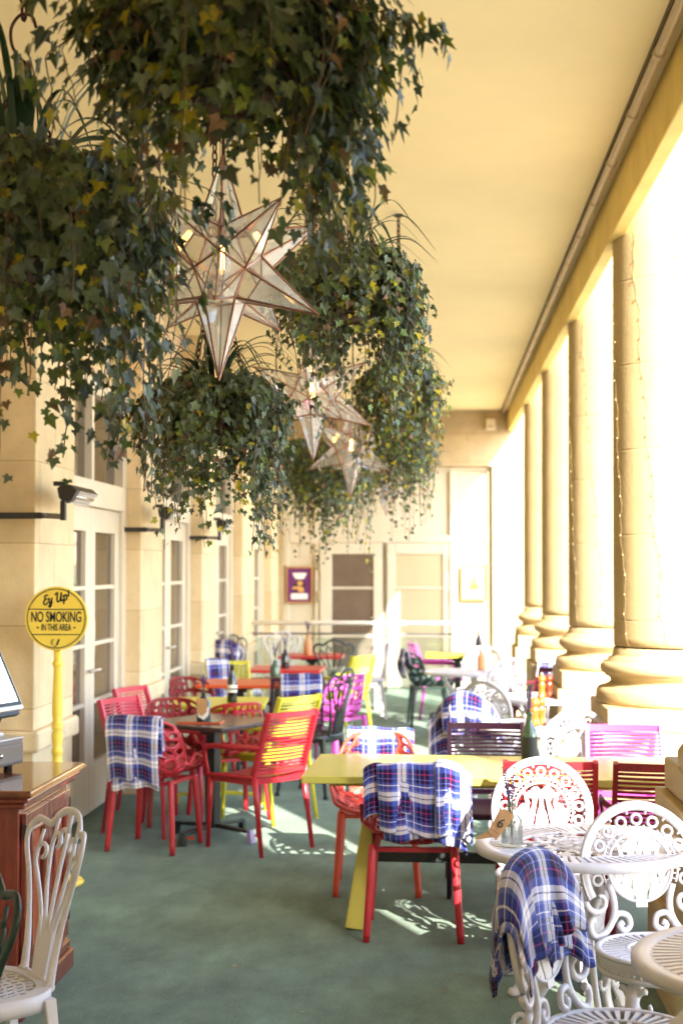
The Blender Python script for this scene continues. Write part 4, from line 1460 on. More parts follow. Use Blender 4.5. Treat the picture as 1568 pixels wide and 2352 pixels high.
def blanket(key, label, u0, u1, lf, lb, seed=1, amp=0.012, skew=0.0, gather=0.0, lam=0.17, off=0.016, uvo=(0, 0), hem=0.03, rot=0.0, panels=None):
    """a folded fleece: several plies laid over the top of the chair back; panels = (u0, u1, front drop, back drop, stand-off)"""
    ch, kind = chairs[key]
    zt, yp = surf(kind)
    q = random.Random(seed)
    ph = [q.uniform(0, 6.3) for _ in range(8)]
    mb = MB()
    if panels is None:
        e = q.uniform(0.01, 0.025)
        panels = [(u0 + e, u1 - e * 0.4, lf + q.uniform(0.02, 0.045), lb + q.uniform(0.02, 0.045), off), (u0, u1, lf, lb, off + 0.012)]
    for L, (a0, a1, LF, LB, rr) in enumerate(panels):
        p2 = [x + L * 1.3 for x in ph]

        def pos(u, v, a0=a0, a1=a1, LF=LF, LB=LB, rr=rr, L=L, p2=p2):
            a = a0 + (a1 - a0) * u
            hemf = 1 + hem * sin(u * 5 + p2[0]) + hem * 0.6 * sin(u * 13 + p2[1])
            s = (-LB + (LB + LF) * v) * hemf
            if kind in ('round', 'scroll'):
                a_ = max(-0.205, min(0.205, a0 + (a1 - a0) * u))
                s -= (1 if s > 0 else -1) * 0.8 * min(0.2, zt(0) - zt(a_)) * min(1, abs(s) / max(LF if s > 0 else LB, 0.05))
            half = rr * pi / 2
            d = max(0.0, abs(s) - half)
            g = 1 - gather * min(1, d / 0.25)
            ac = (a0 + a1) / 2
            x = ac + (a - ac) * g + skew * (s if s > 0 else -s * 0.6)
            aa = max(-0.205, min(0.205, a))
            z0 = zt(aa) - 0.9 * max(0, abs(a) - 0.205)
            f = min(1, d / 0.16)
            w_ = amp * f * (sin(2 * pi * a / lam + p2[2] + 1.5 * s) + 0.6 * sin(2 * pi * a / (lam * 0.47) + p2[3] - 2 * s))
            w_ += 0.007 * noise.noise(V((a * 9 + seed, s * 9, L * 3))) + 0.004 * noise.noise(V((a * 26 + seed, s * 22, L * 3)))
            # soft creases left by the folding
            w_ -= 0.005 * max(0, 1 - abs(a - (a0 + (a1 - a0) * 0.36)) / 0.014) + 0.004 * max(0, 1 - abs(d - 0.16) / 0.014)
            x += 0.35 * amp * f * cos(2 * pi * a / lam + p2[2])
            if abs(s) <= half:
                an = s / rr
                y = yp(aa, z0) + rr * sin(an)
                z = z0 + rr * (cos(an) - 0.35) + 0.005 * sin(9 * a + p2[4]) + 0.003 * sin(31 * a + p2[5])
            elif s > 0:
                z = z0 - d - 0.35 * rr
                y = yp(aa, z) + rr + max(0, w_ + 0.4 * amp * f)
            else:
                z = z0 - d - 0.35 * rr
                y = yp(aa, z0) - rr - max(-0.004, w_ + 0.5 * amp * f) - 0.015 * f + 0.03 * f * (d / 0.3)
            return (x, y, max(z, 0.02))

        def uvf(u, v, a0=a0, a1=a1, LF=LF, LB=LB, L=L):
            a, s = a0 + (a1 - a0) * u + uvo[0] + 0.05 * L, -LB + (LB + LF) * v + uvo[1] + 0.03 * L
            return (a * cos(rot) - s * sin(rot), a * sin(rot) + s * cos(rot))
        mb.grid(pos, 34, 44, True, uvf)
    o = mb.build('plaid_blanket', M['plaid'], None, solid=0.009, subsurf=1, loc=ch.location, rz=ch.rotation_euler[2])
    tag(o, label, 'blanket', 'plaid blankets over the chairs')
    return o


blanket('heroB', 'large folded plaid blanket over the dark red mesh chair at the yellow table', -0.235, 0.235, 0.17, 0.335, 3, 0.012, 0.03, 0.04, 0.26, uvo=(0.03, 0.02), hem=0.04,
        panels=[(-0.225, 0.02, 0.16, 0.225, 0.014), (-0.15, 0.25, 0.19, 0.36, 0.016), (-0.165, 0.195, 0.17, 0.335, 0.029), (0.10, 0.262, 0.15, 0.345, 0.041)])
blanket('blanketA', 'folded plaid blanket over the red mesh chair by the dark brown table', -0.19, 0.165, 0.22, 0.40, 4, 0.007, 0.0, 0.05, 0.3, uvo=(0.05, 0.0))
blanket('coral', 'sunlit plaid blanket over the coral red mesh chair', -0.20, 0.17, 0.26, 0.24, 5, 0.008, 0, 0.0, 0.25)
blanket('rC', 'crumpled plaid blanket over the white chair in the near right corner', -0.165, 0.215, 0.18, 0.25, 8, 0.018, 0.03, 0.05, 0.2, uvo=(0.02, 0.04), hem=0.045, rot=R(8),
        panels=[(-0.20, 0.02, 0.31, 0.36, 0.016), (-0.16, 0.225, 0.28, 0.30, 0.020), (-0.19, 0.21, 0.255, 0.34, 0.034)])
blanket('purple1', 'plaid blanket over the dark purple armchair at the orange red table', -0.14, 0.19, 0.2, 0.25, 6, 0.006)
blanket('lime3', 'plaid blanket hanging over half of the far lime yellow armchair', -0.02, 0.2, 0.42, 0.25, 7, 0.006)
blanket('wblk', 'plaid blanket over the white scroll backed chair by the fourth pier', -0.19, 0.2, 0.2, 0.24, 9, 0.008)
blanket('rF', 'bunched plaid blanket over the white chair beyond the purple armchair', -0.22, 0.22, 0.2, 0.30, 10, 0.016, 0.04, 0.05, 0.2,
        panels=[(-0.25, -0.08, 0.2, 0.42, 0.016), (-0.16, 0.23, 0.2, 0.27, 0.018), (-0.14, 0.21, 0.18, 0.25, 0.03)])
blanket('far1', 'plaid blanket over the dark mesh chair by the far doors', -0.2, 0.2, 0.17, 0.26, 12, 0.016, 0.02, 0.1)
blanket('mar2', 'pale sunlit plaid blanket beyond the maroon armchair', -0.2, 0.2, 0.2, 0.2, 13, 0.008)
# ================================================================== cabinet and till
X0 = -1.545
cy0, cy1, ch_ = 5.30, 6.06, 0.865
t = thing('bar_cabinet', 'red brown varnished two door cabinet carrying the till', 'cabinet', (X0, cy0, 0))
wd, dp = cy1 - cy0, 0.75
mb = MB().b2((-dp, 0.03, 0.10), (-0.03, wd - 0.03, ch_ - 0.07))
mb.build('carcass', M['wood'], t, bevel=0.004)
MB().b2((-dp - 0.015, -0.0, 0), (0.0, wd, 0.085)).b2((-dp, 0.012, 0.085), (-0.012, wd - 0.012, 0.125)).build('skirting', M['wood'], t, bevel=0.008)
MB().b2((-dp - 0.03, -0.03, ch_ - 0.03), (0.035, wd + 0.03, ch_)).build('top', M['woodtop'], t, bevel=0.012)
MB().b2((-dp - 0.01, -0.012, ch_ - 0.05), (0.018, wd + 0.012, ch_ - 0.0305)).b2((-dp, 0.008, ch_ - 0.075), (0.0, wd - 0.008, ch_ - 0.0505)).build('cornice', M['wood'], t, bevel=0.007)
lw = (wd - 0.06 - 0.06) / 2
for k in (0, 1):
    a = 0.058 + k * (lw + 0.006)
    z0, z1 = 0.15, ch_ - 0.10
    s_ = 0.062
    mb = MB().b2((-0.0295, a, z0), (-0.008, a + s_, z1)).b2((-0.0295, a + lw - s_, z0), (-0.008, a + lw, z1)).b2((-0.0295, a + s_, z0), (-0.008, a + lw - s_, z0 + s_)).b2((-0.0295, a + s_, z1 - s_), (-0.008, a + lw - s_, z1))
    d_ = mb.build('door', M['wood'], t, bevel=0.004)
    e0, e1, f0, f1 = a + s_, a + lw - s_, z0 + s_, z1 - s_
    MB().b2((-0.0295, e0, f0), (-0.020, e1, f1)).build('panel', M['panel'], d_)
    m_ = 0.02
    MB().b2((-0.020, e0, f0), (0.0, e0 + m_, f1)).b2((-0.020, e1 - m_, f0), (0.0, e1, f1)).b2((-0.020, e0 + m_, f0), (0.0, e1 - m_, f0 + m_)).b2((-0.020, e0 + m_, f1 - m_), (0.0, e1 - m_, f1)).build('panel_moulding', M['wood'], d_, bevel=0.007)
    hy = a + lw - 0.02 if k == 0 else a + 0.02
    kb = MB().lathe([(0.001, 0), (0.006, 0.004), (0.007, 0.02), (0.014, 0.03), (0.015, 0.042), (0.008, 0.052), (0.001, 0.055)], 12).build('knob', M['wood'], d_)
    kb.rotation_euler = (0, pi / 2, 0)
    kb.location = (-0.008, hy, 0.60)
    for z in (0.24, 0.70):
        MB().box((-0.012, a - 0.004 if k == 0 else a + lw + 0.004, z), (0.012, 0.012, 0.055)).build('hinge', M['black'], d_)
# gilded nosing on the front edge of the top
MB().tube([(0.036, -0.028, ch_ - 0.016), (0.036, wd + 0.028, ch_ - 0.016)], 0.0065, 8).build('nosing', M['frameoak'], t)

# cash drawer
t = thing('cash_drawer', 'grey metal cash drawer on the red brown cabinet', 'cash drawer', (-1.97, 5.744, ch_ + 0.001), R(-18))
MB().b2((-0.20, -0.16, 0.022), (0.20, 0.20, 0.125)).build('case', M['steel'], t, bevel=0.006)
MB().b2((0.2005, -0.15, 0.032), (0.208, 0.19, 0.105)).build('drawer_front', M['steel'], t, bevel=0.004)
MB().b2((-0.2, -0.16, 0.1255), (0.205, 0.2, 0.133)).build('lid', M['silver'], t, bevel=0.003)
for sx, sy in ((-1, -1), (1, -1), (1, 1), (-1, 1)):
    MB().lathe([(0.018, 0), (0.018, 0.0215)], 10, (sx * 0.16, 0.02 + sy * 0.13, 0)).build('foot', M['rubber'], t)
lk = MB().lathe([(0.001, 0), (0.010, 0.001), (0.010, 0.006), (0.001, 0.008)], 12).build('lock', M['chrome'], t)
lk.rotation_euler = (0, pi / 2, 0)
lk.location = (0.209, 0.03, 0.07)
t = thing('till_terminal', 'till with lit touch screen on the cash drawer at the left border', 'till', (-1.97, 5.744, ch_ + 0.135), R(-18))
MB().b2((-0.13, -0.14, 0.0), (0.15, 0.14, 0.022)).build('base', M['silver'], t, bevel=0.01)
MB().prism([(-0.05, 0.0225), (0.14, 0.0225), (0.19, 0.13), (0.09, 0.15)], lambda a, b, o: (a, o, b), 0.20).build('neck', M['steel'], t, bevel=0.006)
MB().b2((0.146, -0.05, 0.03), (0.158, 0.05, 0.05)).build('neck_trim', M['silver'], t)
hd = D.objects.new('display', None)
C.objects.link(hd)
hd.parent = t
hd.location = (0.19, 0, 0.125)
hd.rotation_euler = (0, R(-27), 0)
MB().b2((-0.022, -0.19, -0.02), (0.018, 0.19, 0.28)).build('case', M['silver'], hd, bevel=0.010)
MB().b2((0.0185, -0.175, 0.0), (0.021, 0.175, 0.268)).build('bezel', M['black'], hd)
MB().b2((0.0212, -0.155, 0.016), (0.0225, 0.155, 0.250)).build('screen', M['screen'], hd)
MB().b2((-0.02, -0.16, -0.035), (0.005, 0.16, -0.0205)).build('card_slot', M['black'], hd)

# ================================================================== no smoking sign
SX, SY = gx(135, 7.62), 7.62
t = thing('no_smoking_sign', 'round yellow no smoking sign on a turned yellow post', 'sign', (SX, SY, 0))
MB().lathe([(0.145, 0), (0.15, 0.012), (0.14, 0.024), (0.08, 0.035), (0.045, 0.05), (0.03, 0.062)], 32).build('base', M['sign'], t)
zc = at_y(133, 1420, SY).z
RS = 74 * SY / F
zp = zc - RS * 0.96
pf = [(0.030, 0.062), (0.028, 0.30), (0.034, 0.33), (0.030, 0.36), (0.034, 0.5), (0.033, 0.63), (0.034, 0.655), (0.028, 0.66), (0.0265, 0.69), (0.033, 0.70), (0.033, 0.72), (0.026, 0.735), (0.032, 0.77), (0.033, 0.80), (0.025, 0.825), (0.033, 0.832), (0.034, 0.842), (0.030, 0.849),
      (0.034, 0.858), (0.032, 0.87), (0.026, 0.876), (0.030, 0.90), (0.031, 0.96), (0.024, zp - 0.10), (0.026, zp - 0.095), (0.032, zp - 0.085), (0.032, zp - 0.072), (0.024, zp - 0.066), (0.024, zp + 0.03), (0.018, zp + 0.042), (0.001, zp + 0.043)]
pf = [(r_ * 0.92, z_) for r_, z_ in pf]
MB().lathe(pf, 24).build('post', M['sign'], t)
yd = -0.042
mb = MB()
k = 64
mb.prism([(RS * cos(2 * pi * i / k), zc + RS * sin(2 * pi * i / k)) for i in range(k)], lambda a, b, o: (a, yd + 0.012 + o, b), 0.018)
mb.build('disc', M['sign'], t, bevel=0.003)
ink = MB()
yf = yd + 0.0015


def strip(pts, w_, y=yf):
    for a, b_ in zip(pts[:-1], pts[1:]):
        ink.bar((a[0], y, a[1]), (b_[0], y, b_[1]), w_, 0.0016, (0, 1, 0))
    for a in pts[1:-1]:
        ink.prism([(a[0] + w_ / 2 * cos(2 * pi * i / 8), a[1] + w_ / 2 * sin(2 * pi * i / 8)) for i in range(8)], lambda p, q_, o: (p, y + o, q_), 0.0015)


r1, r2 = RS * 0.935, RS * 0.905
k = 72
for i in range(k):
    a, b_ = 2 * pi * i / k, 2 * pi * (i + 1) / k
    ink.prism([(r2 * cos(a), zc + r2 * sin(a)), (r1 * cos(a), zc + r1 * sin(a)), (r1 * cos(b_), zc + r1 * sin(b_)), (r2 * cos(b_), zc + r2 * sin(b_))], lambda p, q_, o: (p, yf + o, q_), 0.0014)
for zz in (0.285, -0.50):
    hx = sqrt((RS * 0.92) ** 2 - (RS * zz) ** 2)
    ink.bar((-hx, yf, zc + zz * RS), (hx, yf, zc + zz * RS), RS * 0.030, 0.0015, (0, 1, 0))
# brush script, upper field: each stroke laid out by hand
G = {'E': [[(0.62, 0.88), (0.50, 1.0), (0.30, 0.98), (0.20, 0.80), (0.32, 0.62), (0.46, 0.58)], [(0.40, 0.58), (0.16, 0.50), (0.02, 0.25), (0.14, 0.03), (0.36, 0.02), (0.60, 0.20)]],
     'y': [[(0.0, 0.48), (0.10, 0.60), (0.16, 0.50), (0.10, 0.22), (0.18, 0.06), (0.34, 0.12), (0.48, 0.34), (0.54, 0.60)], [(0.54, 0.60), (0.44, 0.10), (0.34, -0.26), (0.18, -0.38), (0.06, -0.28), (0.22, -0.10), (0.60, 0.14)]],
     'U': [[(0.05, 0.80), (0.12, 0.96), (0.34, 1.0), (0.36, 0.84), (0.26, 0.45), (0.28, 0.10), (0.46, 0.0), (0.66, 0.18), (0.80, 0.55), (0.90, 0.98)], [(0.90, 0.98), (0.80, 0.45), (0.80, 0.08), (0.94, 0.04), (1.06, 0.16)]],
     'p': [[(0.0, 0.44), (0.14, 0.60), (0.10, 0.2), (0.02, -0.36)], [(0.10, 0.36), (0.24, 0.58), (0.44, 0.56), (0.50, 0.34), (0.40, 0.08), (0.22, 0.02), (0.12, 0.12)]],
     '!': [[(0.16, 1.04), (0.06, 0.32)], [(0.0, 0.06), (0.012, 0.02)]]}
ang = R(12)
ox, oz = -RS * 0.40, zc + RS * 0.42
s0 = RS * 0.29
cx = 0.0
for chh, adv in (('E', 0.66), ('y', 0.98), ('U', 1.12), ('p', 0.66), ('!', 0.3)):
    for st_ in G[chh]:
        B = bez([(a, b_, 0) for a, b_ in st_], 4) if len(st_) > 2 else [V((*p, 0)) for p in st_]
        pts = []
        for p in B:
            x, z_ = (cx + p.x) * s0 * 0.80, p.y * s0
            pts.append((ox + x * cos(ang) - z_ * sin(ang) * 0.3, oz + x * sin(ang) + z_ * cos(ang)))
        strip(pts, s0 * (0.16 if chh != '!' else 0.17))
    cx += adv
# stubbed cigarette, lower field
strip([(RS * 0.02, zc - RS * 0.84), (RS * 0.10, zc - RS * 0.645)], RS * 0.055)
strip([(-RS * 0.08, zc - RS * 0.86), (RS * 0.01, zc - RS * 0.87)], RS * 0.03)
for rr_ in (0.06, 0.10):
    strip([(-RS * 0.06 + rr_ * RS * cos(th), zc - RS * 0.74 + rr_ * RS * sin(th)) for th in (1.6, 2.2, 2.8, 3.4, 4.2)], RS * 0.014)
for sx in (-1, 1):
    ink.prism([(sx * RS * 0.585 + RS * 0.03 * cos(2 * pi * i / 12), zc - RS * 0.285 + RS * 0.03 * sin(2 * pi * i / 12)) for i in range(12)], lambda p, q_, o: (p, yf + o, q_), 0.0016)
ink.build('lettering', M['signink'], t)


def text(body, size, sx, x, y, z, parent, material, name='lettering', off=0.0, rot=(pi / 2, 0, 0)):
    c = D.curves.new(name, 'FONT')
    c.body = body
    c.size = size
    c.align_x = 'CENTER'
    c.align_y = 'CENTER'
    c.extrude = 0.0007
    c.offset = off
    c.materials.append(material)
    tmp = D.objects.new(name, c)
    me = D.meshes.new_from_object(tmp)
    D.objects.remove(tmp)
    o = D.objects.new(name, me)
    C.objects.link(o)
    o.parent = parent
    o.location = (x, y, z)
    o.rotation_euler = rot
    o.scale = (sx, 1, 1)
    return o


text('NO SMOKING', RS * 0.46, 0.55, 0, yf, zc + RS * 0.035, t, M['signink'], off=0.0011)
text('IN THIS AREA', RS * 0.30, 0.52, 0, yf, zc - RS * 0.285, t, M['signink'], off=0.0006)

# ================================================================== things on the tables


def lavender(mb_s, mb_f, x, y, z, h, n, seed, spread=0.06, head=0.07):
    q = random.Random(seed)
    for i in range(n):
        a = q.uniform(0, 6.28)
        sp = spread * q.uniform(0.2, 1)
        hh = h * q.uniform(0.75, 1.05)
        P = bez([(x, y, z), (x + sp * 0.3 * cos(a), y + sp * 0.3 * sin(a), z + hh * 0.5), (x + sp * cos(a), y + sp * sin(a), z + hh)], 5)
        mb_s.tube(P, 0.0013, 5)
        for k in range(12):
            f = 1 - head / hh * k / 11
            p = V(P[0]).lerp(V(P[-1]), f) if f < 0.5 else V(P[min(len(P) - 1, int(f * (len(P) - 1)))]) .lerp(V(P[min(len(P) - 1, int(f * (len(P) - 1)) + 1)]), f * (len(P) - 1) % 1)
            for m_ in range(3):
                b_ = q.uniform(0, 6.28)
                r = q.uniform(0.001, 0.0045)
                mb_f.box((p.x + r * cos(b_), p.y + r * sin(b_), p.z), (0.0036, 0.003, 0.005), b_)


def jar_thing(name, label, cat, x, y, z, prof, material, group=None, seg=20, part='glass'):
    t = thing(name, label, cat, (x, y, z + 0.001), 0, group)
    MB().lathe(prof, seg).build(part, material, t)
    return t


def sprigs(t, z, h, n, seed, spread=0.05, head=0.07):
    a, b_ = MB(), MB()
    lavender(a, b_, 0, 0, z, h, n, seed, spread, head)
    a.build('stem', M['sprig'], t)
    b_.build('flower', M['lavender'], t)


BOT = [(0.001, 0), (0.034, 0.001), (0.036, 0.01), (0.036, 0.145), (0.030, 0.175), (0.015, 0.21), (0.013, 0.255), (0.016, 0.258), (0.016, 0.27), (0.010, 0.271)]
SHORT = [(0.001, 0), (0.040, 0.001), (0.042, 0.01), (0.042, 0.11), (0.032, 0.135), (0.018, 0.15), (0.018, 0.175), (0.012, 0.176)]
BG = 'bottles used as vases'
H = 0.7405
# jar of lavender on the near round table
jx, jy = gx(1172, 5.12), 5.12
t = thing('glass_jar', 'clear glass jar of lavender with a brown tag on the round white table', 'jar', (jx, jy, 0.7155))
MB().lathe([(0.001, 0.002), (0.036, 0.002), (0.039, 0.008), (0.039, 0.088), (0.034, 0.102), (0.020, 0.112), (0.0165, 0.120), (0.0165, 0.148), (0.019, 0.150), (0.019, 0.155), (0.0145, 0.155), (0.0145, 0.120), (0.031, 0.100), (0.036, 0.086), (0.036, 0.010), (0.001, 0.009)], 28).build('glass', M['jarglass'], t)
sprigs(t, 0.012, 0.26, 6, 4, 0.075, 0.10)
tg = [(-0.028, 0.040), (-0.012, 0.052), (0.028, 0.052), (0.030, 0.012), (0.022, -0.052), (-0.020, -0.040)]
tgm = Matrix.Translation((-0.046, -0.048, 0.085)) @ Matrix.Rotation(R(-12), 4, 'Z') @ Matrix.Rotation(R(32), 4, 'Y') @ Matrix.Rotation(R(-10), 4, 'X')
o = MB().prism(tg[::-1], lambda a, b, o: (a * 0.95, o + 0.006 * sin(b * 30), b * 1.05), 0.0012).build('tag', M['kraft'], t)
o.matrix_local = tgm
tl_ = MB().prism([(-0.020, -0.042), (0.010, -0.048), (-0.034, -0.088), (-0.045, -0.092)][::-1], lambda a, b, o_: (a, -0.003 + o_, b), 0.0012).build('tag_tail', M['kraft'], o)
text('6', 0.048, 1.0, 0.004, -0.0065, 0.004, o, M['signink'], 'digit', 0.0)
strip_ = MB()
for k in range(3):
    strip_.bar((-0.014 + k * 0.011, -0.0075, -0.030), (-0.007 + k * 0.011, -0.0075, -0.031), 0.0016, 0.0006, (0, 1, 0))
strip_.build('tag_mark', M['signink'], o)
MB().tube(bez([(-0.035, -0.035, 0.13), (-0.016, -0.016, 0.145), (0.0, -0.019, 0.14), (0.019, 0, 0.138), (0.0, 0.019, 0.138), (-0.019, 0.0, 0.140), (-0.03, -0.03, 0.125)], 4), 0.001, 5).build('string', M['kraft'], t)

# green bottle on the yellow table
bx, by = gx(1213, 7.2), 7.2
t = jar_thing('green_bottle', 'green bottle with dark label and lavender on the yellow table', 'bottle', bx, by, H, [(r * 1.12, z_ * 0.88) for r, z_ in BOT], M['greenbottle'], BG, part='glass')
MB().lathe([(0.0408, 0.015), (0.0412, 0.018), (0.0412, 0.115), (0.0408, 0.118)], 20).build('label', M['blacklabel'], t)
mb = MB()
for k, w_ in enumerate((0.05, 0.03, 0.055, 0.04, 0.045)):
    mb.bar((-w_ / 2, -0.0418, 0.105 - k * 0.018), (w_ / 2, -0.0418, 0.105 - k * 0.018), 0.005, 0.0006, (0, 1, 0))
sprigs(t, 0.20, 0.17, 9, 8, 0.03, 0.09)
# square menu holder with sprig on the dark table
hx_, hy_ = gx(472, 8.9), 8.85
t = thing('menu_holder', 'dark bottle with brown card and sprig on the dark brown table', 'bottle', (hx_, hy_, 0.741), R(-8), BG)
MB().lathe([(0.001, 0), (0.042, 0.001), (0.044, 0.01), (0.044, 0.12), (0.03, 0.145), (0.016, 0.16), (0.015, 0.185), (0.010, 0.186)], 20).build('glass', M['bottle'], t)
MB().prism([(-0.032, 0.148), (0.038, 0.150), (0.036, 0.068), (0.004, 0.040), (-0.030, 0.066)][::-1], lambda a, b, o: (a, -0.047 + o - 0.05 * (0.15 - b) * 0.2, b), 0.0015).build('card', M['kraft'], t)
MB().prism([(-0.030, 0.075), (0.046, 0.095), (0.044, 0.045), (0.016, 0.018), (-0.02, 0.036)][::-1], lambda a, b, o: (a, -0.0452 + o, b), 0.001).build('card', M['paper'], t)
sprigs(t, 0.17, 0.12, 8, 12, 0.03, 0.05)
t = thing('menu', 'thin orange edged menu lying on the dark brown table', 'menu', (gx(463, 8.8), 8.80, 0.7412), R(-4))
MB().box((0, 0, 0.004), (0.27, 0.13, 0.008)).build('card', M['orange'], t)
MB().box((0, 0, 0.0095), (0.255, 0.122, 0.002)).build('sheet', M['browntop'], t)
# other bottles
for (px, y, lab, pr, mt, n, nm, z_) in (
        (534, 10.15, 'tall black bottle of lavender on the lime yellow table', BOT, 'bottle', 9, 'black_bottle', H),
        (632, 12.05, 'short dark green bottle on the orange red table', SHORT, 'greenbottle', 6, 'dark_bottle', H),
        (655, 13.65, 'short grey black bottle on the red table', SHORT, 'bottle', 5, 'dark_bottle', H),
        (707, 15.65, 'tan clay bottle of lavender on the farthest red table', [(r * 1.25, z2 * 0.85) for r, z2 in BOT], 'cork', 7, 'clay_bottle', H),
        (1104, 13.9, 'small brown bottle on the far round white table', SHORT, 'cork', 5, 'brown_bottle', 0.7155),
        (1098, 15.95, 'dark bottle of lavender on the yellow table by the railing', BOT, 'bottle', 6, 'dark_bottle', H)):
    t = jar_thing(nm, lab, 'bottle', gx(px, y), y, z_, pr, M[mt], BG)
    sprigs(t, pr[-1][1] - 0.02, 0.17, n, int(px), 0.035, 0.07)
    if nm == 'black_bottle':
        MB().lathe([(0.0365, 0.10), (0.0365, 0.125)], 20).lathe([(0.0365, 0.07), (0.0365, 0.09)], 20).build('label', M['paper'], t)
# pepper mills
MILL = [(0.001, 0), (0.030, 0.001), (0.031, 0.012), (0.024, 0.03), (0.021, 0.06), (0.026, 0.085), (0.027, 0.095), (0.017, 0.108), (0.017, 0.112), (0.028, 0.125), (0.029, 0.14), (0.020, 0.158), (0.008, 0.163)]
for (px, y, lab, mt, zz) in ((1242, 10.95, 'orange wooden pepper mill on the white table by the second column', 'millorange', 0.7155), (1259, 10.98, 'brown wooden pepper mill beside the orange one', 'millbrown', 0.7155),
                             (1225, 9.0, 'orange pepper mill on the white table beyond the green bottle', 'millorange', 0.7155), (1240, 9.05, 'orange pepper mill just right of the one beyond the green bottle', 'millorange', 0.7155)):
    t = thing('pepper_mill', lab, 'pepper mill', (gx(px, y), y, zz + 0.001), 0, 'wooden pepper mills')
    MB().lathe([(r * 1.12, z_ * 1.05) for r, z_ in MILL], 18).build('body', M[mt], t)
    MB().lathe([(0.004, 0.168), (0.009, 0.173), (0.010, 0.181), (0.006, 0.189), (0.001, 0.190)], 12).build('knob', M['chrome'], t)
t = thing('card_wedge', 'orange card wedge on the carpet under the dark brown table', 'card', (*floor_pt(428, 1928)[:2], 0.001), R(20))
MB().prism([(-0.05, 0), (0.05, 0), (0.05, 0.016), (-0.04, 0.006)], lambda a, b, o: (a, o, b), 0.035).build('card', M['orange'], t)
# ================================================================== hanging baskets of ivy
LEAF_R = [(0.0, 0.05), (0.16, -0.10), (0.36, -0.04), (0.34, 0.16), (0.54, 0.42), (0.25, 0.44), (0.0, 1.0)]
GREENS = [(0.060, 0.082, 0.026), (0.078, 0.106, 0.034), (0.086, 0.122, 0.056), (0.110, 0.138, 0.092), (0.074, 0.098, 0.062), (0.092, 0.112, 0.040), (0.060, 0.070, 0.040)]
BRIGHT = [(0.17, 0.10, 0.05), (0.14, 0.18, 0.025), (0.26, 0.25, 0.022), (0.40, 0.33, 0.020), (0.10, 0.16, 0.045), (0.20, 0.21, 0.03)]


class Leaves:
    def __init__(self):
        self.v, self.f, self.c = [], [], []

    def leaf(self, p, tip, nrm, size, col, q):
        tip = V(tip).normalized()
        n = V(nrm) - tip * V(nrm).dot(tip)
        n = n.normalized() if n.length > 1e-4 else tip.orthogonal().normalized()
        sd = tip.cross(n)
        fold = q.uniform(0.05, 0.35)
        curl = q.uniform(-0.1, 0.3)
        o = len(self.v)
        wx = q.uniform(0.85, 1.15)

        def pt(x, y):
            return p + sd * (x * size * wx) + tip * (y * size) + n * (size * (abs(x) * fold - curl * y * y))
        L = [pt(x, y) for x, y in LEAF_R] + [pt(-x, y) for x, y in LEAF_R[1:-1]]
        self.v += [tuple(a) for a in L]
        self.f += [tuple(o + i for i in range(7)), (o, o + 6, o + 11, o + 10, o + 9, o + 8, o + 7)]
        self.c += [(*col, 1.0)] * len(L)

    def build(self, name, parent):
        me = D.meshes.new(name)
        me.from_pydata(self.v, [], self.f)
        at_ = me.attributes.new('leaf', 'FLOAT_COLOR', 'POINT')
        at_.data.foreach_set('color', [x for c in self.c for x in c])
        me.materials.append(M['leaf'])
        o = D.objects.new(name, me)
        C.objects.link(o)
        o.parent = parent
        return o


def chain_pts(mb, a, b_, n, r=0.0035, ln=None):
    a, b_ = V(a), V(b_)
    d = (b_ - a)
    ln = d.length / n
    t_ = d.normalized()
    s1 = t_.orthogonal().normalized()
    s2 = t_.cross(s1)
    for i in range(n):
        c = a + d * ((i + 0.5) / n)
        s_ = s1 if i % 2 else s2
        mb.tube([c + t_ * (cos(2 * pi * k / 10) * ln * 0.66) + s_ * (sin(2 * pi * k / 10) * ln * 0.30) for k in range(10)], r, 5, closed=True)


